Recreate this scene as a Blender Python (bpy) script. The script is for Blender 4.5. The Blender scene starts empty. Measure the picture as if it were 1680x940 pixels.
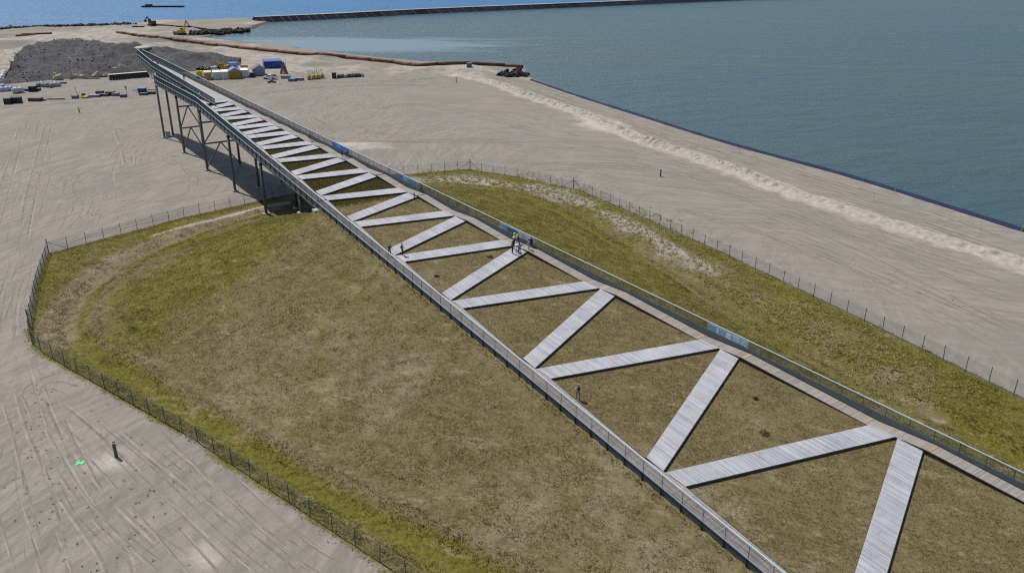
import bpy, math, random
import numpy as np
from mathutils import Vector, Matrix

random.seed(7); rng = np.random.default_rng(7)
sc = bpy.context.scene
col = sc.collection
rad = math.radians

# ------------------------------------------------------------------ camera
CF, CP, CH = 1340.0, rad(22.5), 46.0          # focal (px at 1680 wide), pitch, height
cd = bpy.data.cameras.new('camera'); cam = bpy.data.objects.new('camera', cd); col.objects.link(cam)
cam.location = (0, 0, CH); cam.rotation_euler = (rad(90) - CP, 0, 0)
cd.sensor_width = 36.0; cd.lens = CF / 1680.0 * 36.0; cd.clip_start = 1.0; cd.clip_end = 60000.0
sc.camera = cam
# ------------------------------------------------------------------ sky and sun
SUN_EL = rad(57); SUN_DIR = Vector((-0.745, 0.667, 0)).normalized()
w = bpy.data.worlds.new('World'); sc.world = w; w.use_nodes = True
wn = w.node_tree.nodes; wl = w.node_tree.links
sky = wn.new('ShaderNodeTexSky'); sky.sky_type = 'NISHITA'; sky.sun_disc = False
sky.sun_elevation = SUN_EL; sky.sun_rotation = math.atan2(SUN_DIR.x, SUN_DIR.y)
sky.air_density = 1.0; sky.dust_density = 1.0; sky.ozone_density = 1.0
wl.new(sky.outputs[0], wn['Background'].inputs[0]); wn['Background'].inputs[1].default_value = 0.09
sd = bpy.data.lights.new('sun', 'SUN'); sun = bpy.data.objects.new('sun', sd); col.objects.link(sun)
sd.energy = 4.3; sd.angle = rad(0.6); sd.color = (1.0, 0.945, 0.86)
tosun = Vector((SUN_DIR.x * math.cos(SUN_EL), SUN_DIR.y * math.cos(SUN_EL), math.sin(SUN_EL)))
sun.rotation_euler = tosun.to_track_quat('Z', 'Y').to_euler(); sun.location = tosun * 200
sc.view_settings.view_transform = 'Standard'; sc.view_settings.look = 'None'
sc.cycles.use_denoising = False; sc.cycles.pixel_filter_type = 'BLACKMAN_HARRIS'; sc.cycles.filter_width = 1.25
sc.view_settings.exposure = 0.12; sc.view_settings.gamma = 1.0

# ------------------------------------------------------------------ survey helpers
def un(x, y, z=0.0):
    """world point at height z on the sight line through photo point (x, y)"""
    u = (x - 840) / CF; v = (470 - y) / CF
    r = np.array([u, math.cos(CP) + v * math.sin(CP), -math.sin(CP) + v * math.cos(CP)])
    return r * ((z - CH) / r[2]) + np.array([0, 0, CH])
A0 = np.array([20.05, 48.4]); D = np.array([-.5606, .8281]); NN = np.array([.8281, .5606])
D = D / np.linalg.norm(D); NN = np.array([D[1], -D[0]])
def W(s, n): return A0 + D * s + NN * n                     # ramp axis coordinates -> plan
def V3(s, n, z): p = W(s, n); return Vector((p[0], p[1], z))
S_TOP, S_AB = 158.0, 89.0
def deck(s): return 1.35 + np.minimum(s, S_TOP) / 12.0
def nr(s): return 27.83 - .1247 * np.asarray(s)

def hash2(i, j, k):
    v = np.sin(i * 127.1 + j * 311.7 + k * 74.7) * 43758.5453
    return v - np.floor(v)
def vnoise(x, y, k=0):
    i = np.floor(x); j = np.floor(y); fx = x - i; fy = y - j
    fx = fx * fx * (3 - 2 * fx); fy = fy * fy * (3 - 2 * fy)
    a = hash2(i, j, k); b = hash2(i + 1, j, k); c = hash2(i, j + 1, k); d = hash2(i + 1, j + 1, k)
    return a + (b - a) * fx + (c - a) * fy + (a - b - c + d) * fx * fy
def fbm(x, y, k=0, o=4):
    t = 0; a = .5; s = 0
    for q in range(o): t = t + a * vnoise(x * 2 ** q + 17.3 * q, y * 2 ** q - 9.1 * q, k + q); s += a; a *= .5
    return t / s
def sstep(a, b, x): t = np.clip((x - a) / (b - a), 0, 1); return t * t * (3 - 2 * t)
def polydist(x, y, pts, closed=False):
    best = np.full(x.shape, 1e9); inside = np.zeros(x.shape, bool); m = len(pts)
    for i in range(m if closed else m - 1):
        ax, ay = pts[i]; bx, by = pts[(i + 1) % m]
        dx, dy = bx - ax, by - ay
        t = np.clip(((x - ax) * dx + (y - ay) * dy) / (dx * dx + dy * dy + 1e-9), 0, 1)
        best = np.minimum(best, (x - ax - t * dx) ** 2 + (y - ay - t * dy) ** 2)
        if closed:
            c = ((ay > y) != (by > y))
            with np.errstate(divide='ignore', invalid='ignore'):
                xi = (bx - ax) * (y - ay) / (by - ay + 1e-12) + ax
            inside ^= c & (x < xi)
    d = np.sqrt(best)
    return np.where(inside, d, -d) if closed else d
def pl(pts, z=0.0): return [tuple(un(x, y, z)[:2]) for x, y in pts]
def smooth(pts, n=8):
    """Catmull-Rom through points (any dimension)"""
    P = [np.array(p, float) for p in pts]; P = [2 * P[0] - P[1]] + P + [2 * P[-1] - P[-2]]; out = []
    for i in range(1, len(P) - 2):
        for k in range(n):
            t = k / n
            out.append(.5 * (2 * P[i] + (P[i + 1] - P[i - 1]) * t + (2 * P[i - 1] - 5 * P[i] + 4 * P[i + 1] - P[i + 2]) * t * t
                             + (3 * P[i] - P[i - 1] - 3 * P[i + 1] + P[i + 2]) * t ** 3))
    return out + [P[-2]]

LAND = pl([(-260, 60), (-100, 54), (0, 49.5), (100, 44.5), (180, 41), (220, 40), (256, 33.6), (317, 34.5), (363, 32), (412, 30.5),
           (440, 37.5), (425, 40.5), (408, 48), (388, 51), (344, 58.6), (334, 62.5), (360, 65.5), (460, 76), (540, 87), (640, 98), (700, 103.2),
           (760, 104.4), (835, 106.5), (852, 112), (846, 122), (870, 132)], -.7) + \
       pl([(950, 160), (1050, 192), (1200, 239), (1400, 294), (1680, 382), (1900, 452)], -.7) + [(140, 60), (140, 5), (-420, 5), (-420, 300)]
SHORE_R = pl([(872, 133), (950, 160), (1050, 192), (1200, 239), (1400, 294), (1680, 382), (1900, 452)], -.3)
BERM = pl([(755, 124), (800, 134), (850, 152), (960, 190), (1050, 230), (1150, 262), (1300, 318), (1420, 358), (1560, 400), (1680, 436), (1850, 490)])
FENCE_L = pl([(470, 320.5), (300, 358), (200, 385), (80, 416), (62, 470), (48, 540), (54, 568), (110, 602), (300, 709), (650, 940), (760, 1010)])
FENCE_R = pl([(640, 287), (690, 285), (765, 278), (850, 291), (950, 313), (1060, 360), (1180, 414), (1400, 519), (1680, 657), (1800, 716)])
FENCE = FENCE_L[::-1] + FENCE_R
GRASSPOLY = FENCE + [tuple(W(-30, 50)), tuple(W(-45, 20)), tuple(W(-32, -20))]
STRIP_R = smooth(pl([(690, 288), (760, 289), (850, 299), (930, 318), (1000, 347), (1060, 378), (1150, 432), (1250, 492), (1330, 535), (1430, 585), (1530, 650)], .6))
STRIP_L = smooth(pl([(470, 330), (400, 345), (320, 366), (250, 384)], .2))
DARKBANK = pl([(313, 57), (350, 54), (380, 51), (405, 49)])
SANDY = [un(1545, 670, 1)[:2], un(395, 655, 4)[:2], un(310, 645, 2)[:2], un(120, 548, 0)[:2]]

TOE_L = [tuple(p) for p in smooth(pl([(860, 925), (800, 900), (640, 825), (470, 740), (330, 660), (240, 602), (178, 568), (158, 540), (158, 508), (185, 465), (240, 425), (320, 390), (400, 362), (450, 350)], .15), 4)]
TOE_R = [tuple(p) for p in smooth(pl([(640, 303), (700, 299), (780, 302), (860, 316), (930, 345), (1000, 388), (1100, 452), (1250, 542), (1400, 622), (1560, 706), (1700, 785)], .3), 3)]
TOE = [tuple(W(-46, -9))] + TOE_L + TOE_R + [tuple(W(-46, 38))]
TERRACE = smooth(pl([(880, 326), (940, 352), (1000, 385), (1100, 440), (1180, 492), (1300, 560), (1420, 625), (1520, 690)], 1.2))
def mound(x, y):
    """embankment height with distances to its toe line and its crest"""
    qx = x - A0[0]; qy = y - A0[1]; s = qx * D[0] + qy * D[1]; n = qx * NN[0] + qy * NN[1]
    scl = np.clip(s, -40, S_AB); nrr = 27.83 - .1247 * scl
    ncl = np.clip(n, -.1, nrr + .3); dc = np.hypot(s - scl, n - ncl)
    dt = polydist(x, y, TOE, True); zc = 1.12 + scl / 12.0 - .36 * sstep(.1, 1.3, dc)
    t = np.clip(dt, 0, 1e9); t = t / (t + dc + 1e-6)
    t = np.where(dc < 1e-6, 1.0, np.where(dt > 0, t, 0.0)); t = np.where(t < .12, t * t / .24 + .0, t - .06 * (1 - t) / .88)
    return zc * t, dt, dc, s, n
def terrain(x, y, shore=None):
    x = np.asarray(x, float); y = np.asarray(y, float)
    h, dt, dc, s, n = mound(x, y)
    g = sstep(-.5, 3.0, polydist(x, y, GRASSPOLY, True))
    off = sstep(.3, 3, dc)
    rough = (fbm(x * .13, y * .13, 3) - .5) * .9 + (fbm(x * .5, y * .5, 4, 3) - .5) * .22
    h = h + g * off * (rough * .8 - .55 * np.exp(-((dt + 2.4) / 1.5) ** 2) + .22 * np.exp(-((dt - .3) / .7) ** 2))
    h = h - off * .35 * np.exp(-(polydist(x, y, TERRACE) / .8) ** 2)
    # bank along the lagoon
    db = polydist(x, y, BERM)
    bn = fbm(x * .45, y * .45, 11); b2 = vnoise(x * .9, y * .9, 13)
    h = h + (.18 * np.exp(-(db / 2.2) ** 2) * bn) * (g < .5)
    far = sstep(300, 340, y)
    if shore is None: shore = polydist(x, y, LAND, True)
    h = h + far * np.maximum(0, fbm(x * .035, y * .05, 21) - .52) * 5.0 * sstep(2, 14, shore)
    return np.where(shore < 3.0, np.minimum(h, h * sstep(-1, 3, shore) - 3.2 * sstep(3.0, -14, shore)), h)
def tz(x, y): return float(terrain(np.array([x]), np.array([y]))[0])
def gp(x, y):
    """ground point seen at photo point (x, y)"""
    z = 0.0
    for _ in range(6):
        p = un(x, y, z); z = .3 * z + .7 * tz(p[0], p[1])
    p = un(x, y, z); return Vector((p[0], p[1], tz(p[0], p[1])))

# ------------------------------------------------------------------ mesh builder
class MB:
    def __init__(s): s.v = []; s.f = []; s.m = []; s.t = []
    def add(s, vs, fs, m=0, t=None):
        o = len(s.v); s.v += [tuple(p) for p in vs]; s.f += [tuple(i + o for i in f) for f in fs]; s.m += [m] * len(fs)
        s.t += [random.random() if t is None else t] * len(fs); return s
    BF = [(0, 3, 2, 1), (4, 5, 6, 7), (0, 1, 5, 4), (1, 2, 6, 5), (2, 3, 7, 6), (3, 0, 4, 7)]
    def hexa(s, b, t, m=0, tint=None): return s.add(list(b) + list(t), s.BF, m, tint)
    def box(s, c, d, rz=0, m=0, ry=0):
        R = Matrix.Rotation(rz, 3, 'Z') @ Matrix.Rotation(ry, 3, 'Y'); c = Vector(c)
        P = [c + R @ Vector((x * d[0] / 2, y * d[1] / 2, z * d[2] / 2)) for z in (-1, 1) for x, y in ((-1, -1), (1, -1), (1, 1), (-1, 1))]
        return s.add(P, s.BF, m)
    def bar(s, p, q, wd, ht=None, m=0, up=(0, 0, 1)):
        p = Vector(p); q = Vector(q); d = (q - p).normalized(); up = Vector(up)
        if abs(d.dot(up)) > .99: up = Vector((1, 0, 0))
        a = d.cross(up).normalized() * wd / 2; b = a.cross(d).normalized() * (ht or wd) / 2
        P = [e + i * a + j * b for e in (p, q) for i, j in ((-1, -1), (1, -1), (1, 1), (-1, 1))]
        return s.add(P, s.BF, m)
    def tube(s, pts, r, n=8, m=0, caps=True):
        pts = [Vector(p) for p in pts]; rs = r if hasattr(r, '__len__') else [r] * len(pts); P = []
        for i, p in enumerate(pts):
            d = (pts[min(i + 1, len(pts) - 1)] - pts[max(i - 1, 0)]).normalized()
            u = Vector((0, 0, 1)) if abs(d.z) < .95 else Vector((1, 0, 0))
            a = d.cross(u).normalized(); b = a.cross(d)
            P += [p + (a * math.cos(2 * math.pi * k / n) + b * math.sin(2 * math.pi * k / n)) * rs[i] for k in range(n)]
        fs = [(i * n + k, i * n + (k + 1) % n, (i + 1) * n + (k + 1) % n, (i + 1) * n + k) for i in range(len(pts) - 1) for k in range(n)]
        if caps: fs += [tuple(range(n - 1, -1, -1)), tuple((len(pts) - 1) * n + k for k in range(n))]
        return s.add(P, fs, m)
    def cyl(s, c, r, h, n=12, m=0, r2=None):
        c = Vector(c); return s.tube([c, c + Vector((0, 0, h))], [r, r if r2 is None else r2], n, m)
    def blob(s, c, d, m=0, jit=.12, nu=8, nv=5):
        c = Vector(c); P = []; fs = []
        for i in range(nv + 1):
            th = math.pi * i / nv
            for k in range(nu):
                a = 2 * math.pi * k / nu; j = 1 + random.uniform(-jit, jit)
                P.append(c + Vector((math.sin(th) * math.cos(a) * d[0] / 2 * j, math.sin(th) * math.sin(a) * d[1] / 2 * j, -math.cos(th) * d[2] / 2 * j)))
        for i in range(nv):
            for k in range(nu): fs.append((i * nu + k, i * nu + (k + 1) % nu, (i + 1) * nu + (k + 1) % nu, (i + 1) * nu + k))
        return s.add(P, fs, m)
    def build(s, name, mats, parent=None, smooth=False):
        me = bpy.data.meshes.new(name); me.from_pydata(s.v, [], s.f)
        for mt in (mats if isinstance(mats, (list, tuple)) else [mats]): me.materials.append(mt)
        if s.f:
            me.polygons.foreach_set('material_index', s.m)
            a = me.attributes.new('tint', 'FLOAT', 'FACE'); a.data.foreach_set('value', s.t)
        if smooth: me.polygons.foreach_set('use_smooth', [True] * len(s.f))
        o = bpy.data.objects.new(name, me); col.objects.link(o)
        if parent is not None: o.parent = parent
        return o
def tag(o, label=None, cat=None, group=None, kind=None):
    for k, v in (('label', label), ('category', cat), ('group', group), ('kind', kind)):
        if v: o[k] = v
    return o
def thing(name, label, cat, loc=(0, 0, 0), rz=0, group=None):
    o = bpy.data.objects.new(name, None); o.empty_display_size = .3; col.objects.link(o)
    o.location = loc; o.rotation_euler = (0, 0, rz); return tag(o, label, cat, group)

# ------------------------------------------------------------------ materials
def newmat(name):
    m = bpy.data.materials.new(name); m.use_nodes = True; nt = m.node_tree
    return m, nt, nt.nodes['Principled BSDF']
def nd(nt, t, **k):
    n = nt.nodes.new(t)
    for a, b in k.items():
        if a.startswith('i_'):
            n.inputs[a[2:].replace('_', ' ')].default_value = b
        else: setattr(n, a, b)
    return n
def noise(nt, vec, scale, detail=4, rough=.55, dist=0):
    n = nd(nt, 'ShaderNodeTexNoise'); n.inputs['Scale'].default_value = scale; n.inputs['Detail'].default_value = detail
    n.inputs['Roughness'].default_value = rough; n.inputs['Distortion'].default_value = dist
    if vec is not None: nt.links.new(vec, n.inputs['Vector'])
    return n.outputs['Fac']
def mapr(nt, v, a, b, c=0., d=1.):
    n = nd(nt, 'ShaderNodeMapRange'); nt.links.new(v, n.inputs[0])
    for i, q in zip((1, 2, 3, 4), (a, b, c, d)): n.inputs[i].default_value = q
    return n.outputs[0]
def mth(nt, op, a, b=None):
    n = nd(nt, 'ShaderNodeMath', operation=op)
    for i, q in enumerate((a, b)):
        if q is None: continue
        if isinstance(q, (int, float)): n.inputs[i].default_value = q
        else: nt.links.new(q, n.inputs[i])
    return n.outputs[0]
def mix(nt, f, a, b, mode='MIX'):
    n = nd(nt, 'ShaderNodeMix', data_type='RGBA', blend_type=mode)
    for s, q in ((n.inputs[0], f), (n.inputs[6], a), (n.inputs[7], b)):
        if isinstance(q, (int, float)): s.default_value = q
        elif isinstance(q, tuple): s.default_value = (*q, 1)
        else: nt.links.new(q, s)
    return n.outputs[2]
def stretch(nt, vec, rot, sx, sy):
    m = nd(nt, 'ShaderNodeMapping'); nt.links.new(vec, m.inputs[0])
    r = nd(nt, 'ShaderNodeVectorRotate', rotation_type='Z_AXIS'); r.inputs['Angle'].default_value = rot
    nt.links.new(vec, r.inputs[0]); nt.links.new(r.outputs[0], m.inputs[0]); m.inputs['Scale'].default_value = (sx, sy, 1)
    return m.outputs[0]
def simple(name, c, rough=.6, metal=0., var=.18, scale=3., spec=.4):
    """painted / solid stuff: base colour broken up by noise and by the per-piece tint"""
    m, nt, b = newmat(name)
    tc = nd(nt, 'ShaderNodeTexCoord')
    f = noise(nt, tc.outputs['Object'], scale, 5, .6)
    tint = nd(nt, 'ShaderNodeAttribute', attribute_name='tint').outputs['Fac']
    g = mth(nt, 'ADD', mapr(nt, f, .25, .75, 1 - var, 1 + var), mapr(nt, tint, 0, 1, -var * .6, var * .6))
    cc = mix(nt, 1.0, c, (1, 1, 1), 'MULTIPLY'); n2 = nd(nt, 'ShaderNodeVectorMath', operation='SCALE')
    n2.inputs[0].default_value = c; nt.links.new(g, n2.inputs['Scale']); nt.links.new(n2.outputs[0], b.inputs['Base Color'])
    b.inputs['Roughness'].default_value = rough; b.inputs['Metallic'].default_value = metal; b.inputs['Specular IOR Level'].default_value = spec
    return m
_mc = {}
def cmat(c, rough=.65, metal=0., var=.15):
    k = (tuple(c), rough, metal, var)
    if k not in _mc: _mc[k] = simple('paint_%d' % len(_mc), tuple(c), rough, metal, var)
    return _mc[k]
STEEL = simple('galvanised_steel', (.19, .235, .27), .5, .15, .12, 1.5)
RAILM = simple('rail_steel', (.44, .52, .57), .4, .1, .06, 1)
BARM = simple('mesh_steel', (.095, .13, .16), .55, .1, .1, 1)
FASCIA = simple('fascia_steel', (.06, .08, .098), .55, .1, .2, .8)
KICK = simple('kick_plate', (.17, .19, .18), .55, .15, .12, .8)
COLM = simple('column_steel', (.12, .125, .125), .5, .15, .15, 1)
CONC = simple('concrete', (.36, .35, .33), .85, 0, .12, 1.5, .2)
FENCEM = simple('fence_steel', (.10, .125, .165), .5, .2, .1, 1)
RUST = simple('rusty_steel', (.135, .068, .04), .8, 0, .45, .6, .2)
BLACK = simple('black_plastic', (.02, .02, .022), .5, 0, .2, 2)
STRIPM = None
def plank_mat(name, c, c2):
    m, nt, b = newmat(name); g = nd(nt, 'ShaderNodeNewGeometry')
    tint = nd(nt, 'ShaderNodeAttribute', attribute_name='tint').outputs['Fac']
    f = noise(nt, g.outputs['Position'], 9, 4, .7); f2 = noise(nt, g.outputs['Position'], .35, 4, .6)
    k = mth(nt, 'ADD', mth(nt, 'MULTIPLY', tint, .55), mth(nt, 'MULTIPLY', f, .35)); k = mth(nt, 'ADD', k, mapr(nt, f2, .3, .7, -.18, .25))
    dirt = mapr(nt, noise(nt, g.outputs['Position'], .8, 6, .7), .56, .72, 0, .45)
    nt.links.new(mix(nt, dirt, mix(nt, k, c2, c), tuple(q * .55 for q in c2)), b.inputs['Base Color']); b.inputs['Roughness'].default_value = .7; b.inputs['Specular IOR Level'].default_value = .3
    return m
STRIPM = plank_mat('pale_boardwalk_planks', (.49, .49, .53), (.26, .262, .29))
PATHM = plank_mat('brown_path_planks', (.365, .332, .306), (.215, .192, .176))

def ground_mat():
    m, nt, b = newmat('sand_and_turf'); L = nt.links
    g = nd(nt, 'ShaderNodeNewGeometry').outputs['Position']
    z1 = nd(nt, 'ShaderNodeAttribute', attribute_name='zone'); z2 = nd(nt, 'ShaderNodeAttribute', attribute_name='zone2')
    s1 = nd(nt, 'ShaderNodeSeparateColor'); L.new(z1.outputs['Color'], s1.inputs[0]); s2 = nd(nt, 'ShaderNodeSeparateColor'); L.new(z2.outputs['Color'], s2.inputs[0])
    grass, lush, pale = s1.outputs; dark, side, grey = s2.outputs
    big = noise(nt, g, .025, 4, .55); med = noise(nt, g, .22, 5, .6); fine = noise(nt, g, 2.6, 5, .7); vf = noise(nt, g, 11, 3, .7)
    # wheel streaks: two families of long stretched noise, bent by a slow warp
    wn_ = nd(nt, 'ShaderNodeTexNoise'); wn_.inputs['Scale'].default_value = .018; wn_.inputs['Detail'].default_value = 2; L.new(g, wn_.inputs['Vector'])
    wsc = nd(nt, 'ShaderNodeVectorMath', operation='SCALE'); L.new(wn_.outputs['Color'], wsc.inputs[0]); wsc.inputs['Scale'].default_value = 30
    wv = nd(nt, 'ShaderNodeVectorMath', operation='ADD'); L.new(g, wv.inputs[0]); L.new(wsc.outputs[0], wv.inputs[1]); wv = wv.outputs[0]
    a1 = noise(nt, stretch(nt, wv, rad(-62), .012, .75), 1, 5, .72); a2 = noise(nt, stretch(nt, wv, rad(-95), .02, 1.1), 1, 4, .7)
    b1 = noise(nt, stretch(nt, wv, rad(12), .012, .8), 1, 5, .72); b2 = noise(nt, stretch(nt, wv, rad(38), .016, 1.0), 1, 4, .7)
    sa = mth(nt, 'ADD', mth(nt, 'MULTIPLY', a1, .6), mth(nt, 'MULTIPLY', a2, .4)); sb = mth(nt, 'ADD', mth(nt, 'MULTIPLY', b1, .6), mth(nt, 'MULTIPLY', b2, .4))
    fl = nd(nt, 'ShaderNodeMix', data_type='FLOAT'); L.new(side, fl.inputs[0]); L.new(sa, fl.inputs[2]); L.new(sb, fl.inputs[3]); st = fl.outputs[0]
    sand = mix(nt, mapr(nt, st, .36, .64), (.163, .149, .133), (.308, .280, .247))
    sand = mix(nt, mapr(nt, big, .35, .68), sand, mix(nt, .5, sand, (.265, .228, .19)))
    lines = mapr(nt, mth(nt, 'ABSOLUTE', mth(nt, 'SUBTRACT', st, .53)), .0, .012, .55, 0)
    sand = mix(nt, mth(nt, 'MULTIPLY', lines, mapr(nt, med, .42, .6)), sand, (.34, .315, .28))
    dl = mapr(nt, mth(nt, 'ABSOLUTE', mth(nt, 'SUBTRACT', st, .46)), .0, .008, .5, 0)
    sand = mix(nt, mth(nt, 'MULTIPLY', dl, mapr(nt, med, .45, .62)), sand, (.115, .105, .094))
    sand = mix(nt, mapr(nt, fine, .35, .7, 0, .45), sand, (.165, .15, .135)); sand = mix(nt, mapr(nt, vf, .58, .72, 0, .5), sand, (.11, .10, .088))
    grp = noise(nt, g, .05, 5, .65); sand = mix(nt, mapr(nt, grp, .5, .66, 0, .45), sand, (.165, .156, .146))
    pcol = mix(nt, med, (.36, .325, .275), (.50, .455, .385)); pcol = mix(nt, mapr(nt, fine, .45, .75, 0, .4), pcol, (.27, .245, .205))
    sand = mix(nt, mapr(nt, mth(nt, 'ADD', pale, mapr(nt, med, .2, .8, -.3, .3)), .25, .75), sand, pcol)
    dcol = mix(nt, fine, (.035, .033, .03), (.12, .11, .1)); sand = mix(nt, mapr(nt, mth(nt, 'ADD', dark, mapr(nt, fine, .2, .8, -.25, .25)), .3, .7), sand, dcol)
    dry = mix(nt, mapr(nt, fine, .32, .68), (.070, .054, .024), (.195, .155, .08)); dry = mix(nt, mapr(nt, med, .4, .65, 0, .8), dry, mix(nt, mapr(nt, vf, .3, .7), (.085, .069, .032), (.235, .195, .107)))
    gr = mix(nt, mapr(nt, fine, .3, .7), (.065, .06, .009), (.175, .155, .03))
    gcol = mix(nt, mapr(nt, mth(nt, 'ADD', lush, mapr(nt, med, .2, .8, -.35, .35)), .2, .8), dry, gr)
    gcol = mix(nt, mapr(nt, mth(nt, 'ADD', grey, mapr(nt, med, .2, .8, -.3, .3)), .3, .8, 0, .75), gcol, mix(nt, fine, (.14, .118, .08), (.29, .25, .175)))
    mo = noise(nt, stretch(nt, g, rad(35), .55, .95), 1, 5, .72); mo2 = noise(nt, stretch(nt, g, rad(20), .28, .6), 1, 5, .7)
    gcol = mix(nt, mapr(nt, mo, .5, .66, 0, .6), gcol, mix(nt, vf, (.045, .040, .010), (.085, .075, .018))); gcol = mix(nt, mapr(nt, mo2, .56, .7, 0, .55), gcol, mix(nt, vf, (.23, .195, .12), (.36, .31, .20)))
    f = mapr(nt, mth(nt, 'ADD', grass, mth(nt, 'ADD', mapr(nt, fine, .2, .8, -.35, .35), mapr(nt, med, .2, .8, -.3, .3))), .38, .62)
    L.new(mix(nt, f, sand, gcol), b.inputs['Base Color']); b.inputs['Roughness'].default_value = .95; b.inputs['Specular IOR Level'].default_value = .12
    hgt = mth(nt, 'ADD', mth(nt, 'MULTIPLY', st, .28), mth(nt, 'ADD', mth(nt, 'MULTIPLY', fine, .10), mth(nt, 'MULTIPLY', med, .10)))
    hgt = mth(nt, 'ADD', hgt, mth(nt, 'MULTIPLY', mth(nt, 'MULTIPLY', pale, fine), .5))
    bp = nd(nt, 'ShaderNodeBump'); bp.inputs['Strength'].default_value = .7; bp.inputs['Distance'].default_value = .42; L.new(hgt, bp.inputs['Height']); L.new(bp.outputs[0], b.inputs['Normal'])
    return m
def water_mat(name, c1, c2, sc_, rough, amp, slick=None):
    m, nt, b = newmat(name); L = nt.links; g = nd(nt, 'ShaderNodeNewGeometry').outputs['Position']
    big = noise(nt, stretch(nt, g, rad(15), .004, .014), 1, 4, .55, .6); lane = noise(nt, stretch(nt, g, rad(10), .006, .05), 1, 4, .6, .4)
    L.new(mix(nt, mapr(nt, big, .35, .65), c1, c2), b.inputs['Base Color'])
    b.inputs['Roughness'].default_value = rough; b.inputs['IOR'].default_value = 1.33
    w1 = noise(nt, stretch(nt, g, rad(8), .22 * sc_, .85 * sc_), 1, 5, .7, .4); w2 = noise(nt, stretch(nt, g, rad(-20), .05 * sc_, .16 * sc_), 1, 3, .5)
    h = mth(nt, 'ADD', mth(nt, 'MULTIPLY', w1, .8), mth(nt, 'MULTIPLY', w2, 1.3)); h = mth(nt, 'MULTIPLY', h, mapr(nt, lane, .35, .65, .7, 1.2))
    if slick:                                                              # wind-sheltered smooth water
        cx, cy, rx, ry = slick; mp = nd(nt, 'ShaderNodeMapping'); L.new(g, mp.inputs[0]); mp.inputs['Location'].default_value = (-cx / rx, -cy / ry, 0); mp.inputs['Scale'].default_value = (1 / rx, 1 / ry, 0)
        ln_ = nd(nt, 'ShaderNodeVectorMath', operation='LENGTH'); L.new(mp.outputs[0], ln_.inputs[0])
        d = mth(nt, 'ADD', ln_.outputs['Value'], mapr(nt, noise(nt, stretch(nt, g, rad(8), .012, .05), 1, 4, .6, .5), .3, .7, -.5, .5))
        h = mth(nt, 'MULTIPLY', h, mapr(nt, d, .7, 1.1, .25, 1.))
        L.new(mix(nt, mapr(nt, d, .55, 1.15, .75, 0.), mix(nt, mapr(nt, big, .35, .65), c1, c2), (.15, .21, .26)), b.inputs['Base Color'])  # pale sky reflection of the calm patch, with turbid shallows, painted into base colour
    bp = nd(nt, 'ShaderNodeBump'); bp.inputs['Strength'].default_value = 1.0; bp.inputs['Distance'].default_value = amp; L.new(h, bp.inputs['Height']); L.new(bp.outputs[0], b.inputs['Normal'])
    return m
GROUND = ground_mat()
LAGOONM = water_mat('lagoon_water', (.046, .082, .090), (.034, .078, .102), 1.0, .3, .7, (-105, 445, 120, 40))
SEAM = water_mat('sea_water', (.01, .11, .27), (.012, .12, .28), .6, .36, 1.0)

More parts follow.
